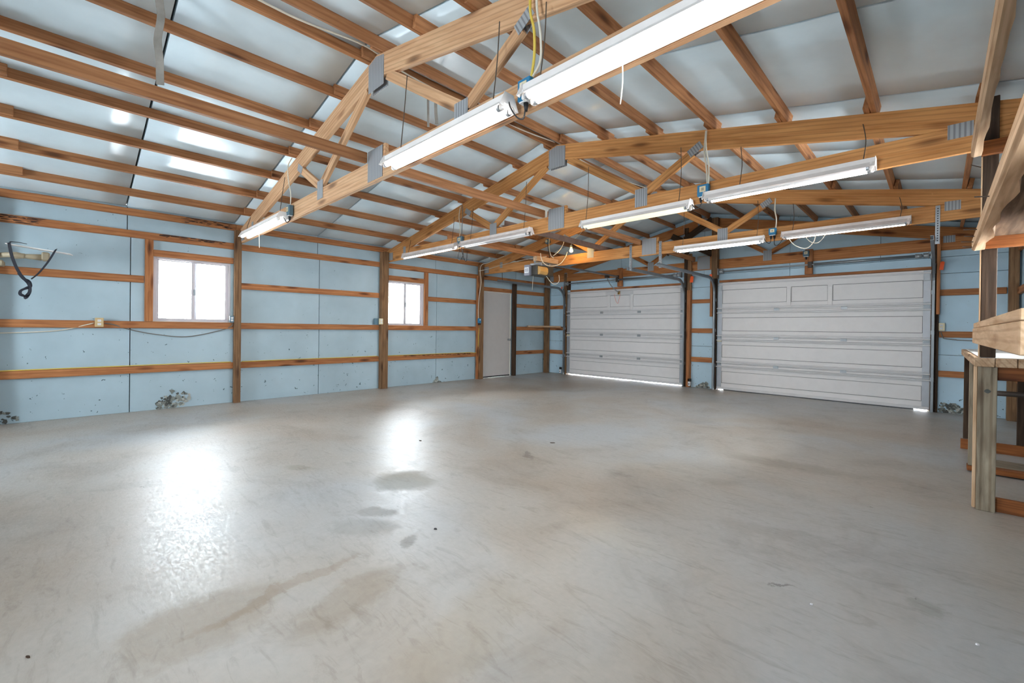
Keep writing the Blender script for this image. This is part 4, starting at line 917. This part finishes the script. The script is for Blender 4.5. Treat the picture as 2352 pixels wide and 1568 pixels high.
# ------------------------------------------------------------------ white panel with black strap at the left edge
def wall_device():
    X = .45
    T = thing('bracket_light', (.1, -9.66, 1.88), 'white flat panel on a beige bracket arm with black strap dangling', 'wall bracket')
    tube('arm', [(.10, -9.665, 1.86), (.25, -9.62, 1.88), (X, -9.52, 1.885), (X, -9.40, 1.885)], .028, 'beige_plastic', T, 10)
    lathe_y(T, X, -9.40, 1.885)
    bx('bracket_base', (.10, .30), (-9.70, -9.56), (1.78, 1.84), 'beige_plastic', T, .012); prism('bracket_cheek', [(.30, 1.86), (.46, 1.86), (.42, 2.02), (.34, 2.02)], -9.66, -9.60, 'beige_plastic', T)
    h = bx('swivel_head', (X-.05, X+.05), (-9.275, -9.21), (1.85, 1.945), 'beige_plastic', T, .014)
    p = board('panel', (X-.02, -9.52, 2.00), (X+.02, -9.04, 1.945), .30, .010, (1, .0, -.075), 'lamp_white', T, .003)
    ribbon('strap', [(X+.14, -9.50, 2.0), (X+.185, -9.50, 1.98), (X+.17, -9.48, 1.85), (X+.15, -9.45, 1.74), (X+.14, -9.425, 1.68)], .03, 'strap_black', T, side=(.5, .6, .3))
    ribbon('strap', [(X+.16, -9.16, 1.975), (X+.185, -9.17, 1.95), (X+.17, -9.22, 1.83), (X+.15, -9.29, 1.70), (X+.14, -9.345, 1.63)], .022, 'strap_black', T, side=(.5, .6, .3))
    ribbon('strap', [(X+.12, -9.50, 2.014), (X+.10, -9.44, 2.016), (X+.10, -9.38, 2.008)], .03, 'strap_black', T, side=(1, 0, 0))
    k = ribbon('strap_knot', [(X+.14, -9.43, 1.68), (X+.13, -9.40, 1.63), (X+.15, -9.36, 1.60), (X+.16, -9.35, 1.55), (X+.14, -9.38, 1.53), (X+.13, -9.42, 1.50), (X+.15, -9.42, 1.46), (X+.16, -9.38, 1.45), (X+.15, -9.355, 1.50), (X+.14, -9.36, 1.57), (X+.15, -9.39, 1.62), (X+.15, -9.435, 1.69)], .03, 'strap_black', T, side=(.4, .7, .2))
    ribbon('strap_end', [(X+.15, -9.36, 1.60), (X+.16, -9.35, 1.50), (X+.15, -9.375, 1.43), (X+.13, -9.39, 1.435), (X+.14, -9.37, 1.47)], .03, 'strap_black', T, side=(.6, .5, .2))
def lathe_y(T, x, y, z):
    bm = bmesh.new(); pr = [(.034, -.10), (.038, -.06), (.024, 0), (.030, .06), (.034, .125)]; n = 12
    rows = [[bm.verts.new((r*math.cos(2*PI*i/n), u, r*math.sin(2*PI*i/n))) for i in range(n)] for r, u in pr]
    for a, b in zip(rows, rows[1:]):
        for i in range(n): bm.faces.new((a[i], a[(i+1) % n], b[(i+1) % n], b[i]))
    bm.faces.new(rows[0]); bm.faces.new(rows[-1]); bmesh.ops.recalc_face_normals(bm, faces=bm.faces)
    link('arm_sleeve', mesh_from(bm, 'arm_sleeve', True), 'beige_plastic', T, Matrix.Translation((x, y, z)))
wall_device()

# ------------------------------------------------------------------ workbench
def workbench():
    T = thing('workbench', (8.0, -3.7, 0), 'rough wooden workbench with bright white top and grey plank legs', 'workbench')
    ya, yb, x0, x1, zt_ = -4.90, -2.62, 7.748, 8.225, 1.012
    n = 5; w = (x1-x0)/n
    for i in range(n):
        a, b = x0+i*w, x0+(i+1)*w; e = random.uniform(-.01, .01) if i else 0
        p = bx('top_plank', (a+.0015, b-.0015), (ya+e, yb+random.uniform(-.02, .02)), (.952, 1.008), 'bench_wood', T, .004)
    bx('top_sheet', (x0+.03, x1), (ya+.035, yb-.02), (1.0085, 1.012), 'bench_white', T, .001)
    for y, mat, zl in ((-4.84, 'grey_wood', 0), (-3.72, 'grey_wood', .055), (-2.66, 'dark_wood', .10)):
        bx('leg', (7.770, 7.858), (y, y+.038), (zl if y > -4.8 else 0, .951), mat, T, .003)
        bx('leg', (8.13, 8.218), (y, y+.038), (0, .951), mat, T, .003)
        bx('top_rail', (7.775, 8.22), (y+.0385, y+.0765), (.862, .951), 'rail_wood', T, .003)
    bx('leg_facing', (7.752, 7.7695), (-4.838, -4.800), (0.01, .951), 'sawn_wood', T, .003)  # pale strip standing in for side light on the leg's left edge
    bx('floor_rail', (7.76, 8.22), (-4.80, -4.762), (0, .089), 'rail_wood', T, .003)
    bx('floor_rail', (7.765, 8.22), (-3.728, -3.63), (.012, .054), 'rail_wood', T, .003); bx('lower_shelf', (7.80, 8.22), (-3.62, -3.30), (.020, .052), 'grey_wood', T, .003)
    bx('floor_rail', (7.752, 8.22), (-2.70, -2.661), (.0, .099), 'rail_wood', T, .003)
    for x, l in ((7.7825, 0),): bx('front_rail', (x, x+.03), (-4.76, -2.67), (.875, .945), 'rail_wood', T, .003) if False else None
    cyl('cross_pipe', (7.86, -4.0, .705), (8.22, -4.0, .71), .020, 'dark_steel', T, 14)
    lathe_k(T)
def lathe_k(T):
    bm = bmesh.new(); n = 9
    ring = [bm.verts.new((.015*math.cos(2*PI*i/n)*random.uniform(.8, 1.2), 0, .012*math.sin(2*PI*i/n)*random.uniform(.8, 1.2))) for i in range(n)]; bm.faces.new(ring)
    ext = bmesh.ops.extrude_face_region(bm, geom=list(bm.faces)); bmesh.ops.translate(bm, verts=[v for v in ext['geom'] if isinstance(v, bmesh.types.BMVert)], vec=(0, .002, 0))
    bmesh.ops.recalc_face_normals(bm, faces=bm.faces)
    link('knot_hole', mesh_from(bm, 'knot_hole'), 'torn_dark', T, Matrix.Translation((7.815, -4.8425, .79)))
workbench()

def lumber_rack():
    T = thing('lumber_rack', (7.81, -4.88, 1.01), 'lumber rack of rough boards on a dark upright plank above the workbench', 'rack')
    bx('upright', (7.775, 7.845), (-4.895, -4.857), (1.013, 2.70), 'dark_wood', T, .003); bx('upright_edge', (7.768, 7.7745), (-4.893, -4.859), (1.013, 2.70), 'sawn_wood', T, .001)  # pale strip on the left paints the upright's lit edge
    bx('ledger', (7.765, 8.22), (-4.936, -4.897), (2.32, 2.41), 'rail_wood', T, .003); bx('ledger', (7.77, 8.22), (-4.936, -4.897), (1.715, 1.79), 'rail_wood', T, .003)
    def slab_edge(name, x0, x1, z0, z1, ya, yb, wane, mat):
        """A long board running towards the camera, its inner lower edge wavy where the bark was."""
        bm = bmesh.new(); n = 34; rows = []
        for i in range(n+1):
            y = ya+(yb-ya)*i/n; w = wane*(.5+.5*math.sin(i*.9)*math.cos(i*.37+1))+random.uniform(-.004, .004)
            rows.append([bm.verts.new(v) for v in ((x0, y, z1), (x0, y, z0+.008), (x0+.012, y, z0), (x1+w, y, z0+.004), (x1+w+.004, y, z1))])
        for a, b in zip(rows, rows[1:]):
            for k in range(5): bm.faces.new((a[k], b[k], b[(k+1) % 5], a[(k+1) % 5]))
        bm.faces.new(rows[0]); bm.faces.new(rows[-1][::-1]); bmesh.ops.recalc_face_normals(bm, faces=bm.faces)
        bmesh.ops.transform(bm, matrix=Matrix.Rotation(-PI/2, 4, 'Z') @ Matrix.Translation((-x0, -ya, -z0)), verts=bm.verts)
        return link(name, mesh_from(bm, name), mat, T, Matrix.Translation((x0, ya, z0)) @ Matrix.Rotation(PI/2, 4, 'Z'))
    slab_edge('storage_board', 7.718, 7.762, 2.312, 2.40, -4.945, -8.6, .004, 'sawn_wood')
    slab_edge('edge_board', 7.728, 7.768, 1.704, 1.768, -4.945, -8.3, .03, 'sawn_wood')
    board('bark_slab', (7.92, -4.90, 1.80), (7.92, -8.3, 1.80), .27, .018, (1, 0, 0), 'bark_wood', T, 0, .006); board('bark_slab', (8.135, -4.90, 1.80), (8.135, -8.3, 1.80), .15, .018, (1, 0, 0), 'bark_wood', T, 0, .006)
    for y in (-7.0,): bx('ledger', (7.77, 8.22), (y-.02, y+.02), (1.715, 1.788), 'rail_wood', T, .003); bx('upright', (7.775, 7.845), (-8.31, -8.27), (0, 2.70), 'dark_wood', T)
    for k, (y, z) in enumerate(((-5.02, 1.72), (-5.14, 1.735), (-5.26, 1.75), (-5.5, 1.75), (-6.35, 1.745))):
        cyl('nail', (7.729, y, z), (7.685-.01*(k % 2), y+.01, z+.008), .0028, 'dark_steel', T, 6)
    cyl('nail', (7.767, -4.87, 2.26), (7.72, -4.88, 2.285), .003, 'dark_steel', T, 6)
    return T
lumber_rack()
def shelf_box():
    T = thing('plank_shelf', (7.95, -6.0, 1.10), 'heavy low shelf of pale planks in front of the dark upright', 'shelf')
    x0 = 7.738; x1 = 8.22
    bx('front_fascia', (x0, x0+.034), (-7.27, -4.95), (1.106, 1.200), 'sawn_wood', T, .003)
    for i, (a, b) in enumerate(((-5.35, -4.955), (-6.28, -5.353), (-7.275, -6.283))):
        bx('top_plank', (x0+.004-.002*i, x1), (a, b), (1.2015, 1.234), 'sawn_wood', T, .003)
    for y in (-7.268, -6.05, -4.99): bx('cross_bearer', (x0+.035, x1), (y, y+.036), (1.11, 1.200), 'rail_wood', T, .003)
    for y in (-7.22, -5.95): bx('wall_cleat', (x1-.04, x1), (y+.04, y+.9), (1.11, 1.20), 'rail_wood', T, .003)
shelf_box()
o = bx('upright_board', (8.315-.09, 8.34-.07), (-.20, -.172), (.02, 2.0), 'black', None) if False else None

# a few scraps on the floor
def scrap(x, y, l, w, a, mat, label):
    bm = bmesh.new(); n = 7
    A = [bm.verts.new((l/2*math.cos(2*PI*i/n)*random.uniform(.7, 1.2), w/2*math.sin(2*PI*i/n)*random.uniform(.7, 1.2), 0)) for i in range(n)]
    B = [bm.verts.new((v.co.x*.8, v.co.y*.8, .005)) for v in A]
    bm.faces.new(A[::-1]); bm.faces.new(B)
    for i in range(n): bm.faces.new((A[i], A[(i+1) % n], B[(i+1) % n], B[i]))
    o = link('debris_scrap', mesh_from(bm, 'debris_scrap'), mat, None, Matrix.Translation((x, y, .0005)) @ Matrix.Rotation(a, 4, 'Z')); tag(o, label, 'debris', 'scraps on the concrete floor')
SCRAPS = [(5.523, -7.579, .022, .014, .4, 'black', 'small black speck of debris near the dull floor patches'), (4.78, -5.60, .05, .02, .8, 'dark_wood', 'curled brown scrap on the floor in line with the far garage door'),
    (3.80, -6.53, .04, .02, .3, 'dark_wood', 'flat brown scrap in the bright reflection of the farther window'), (7.21, -6.84, .014, .009, .6, 'white_paper', 'tiny pale chip on the floor beside the dark smudge'),
    (7.70, -6.68, .013, .009, .2, 'white_paper', 'tiny pale chip on the floor in the lower right corner'), (5.34, -9.16, .02, .008, .5, 'dark_wood', 'brown splinter on the floor in the lower left corner')]
for s in SCRAPS: scrap(*s)
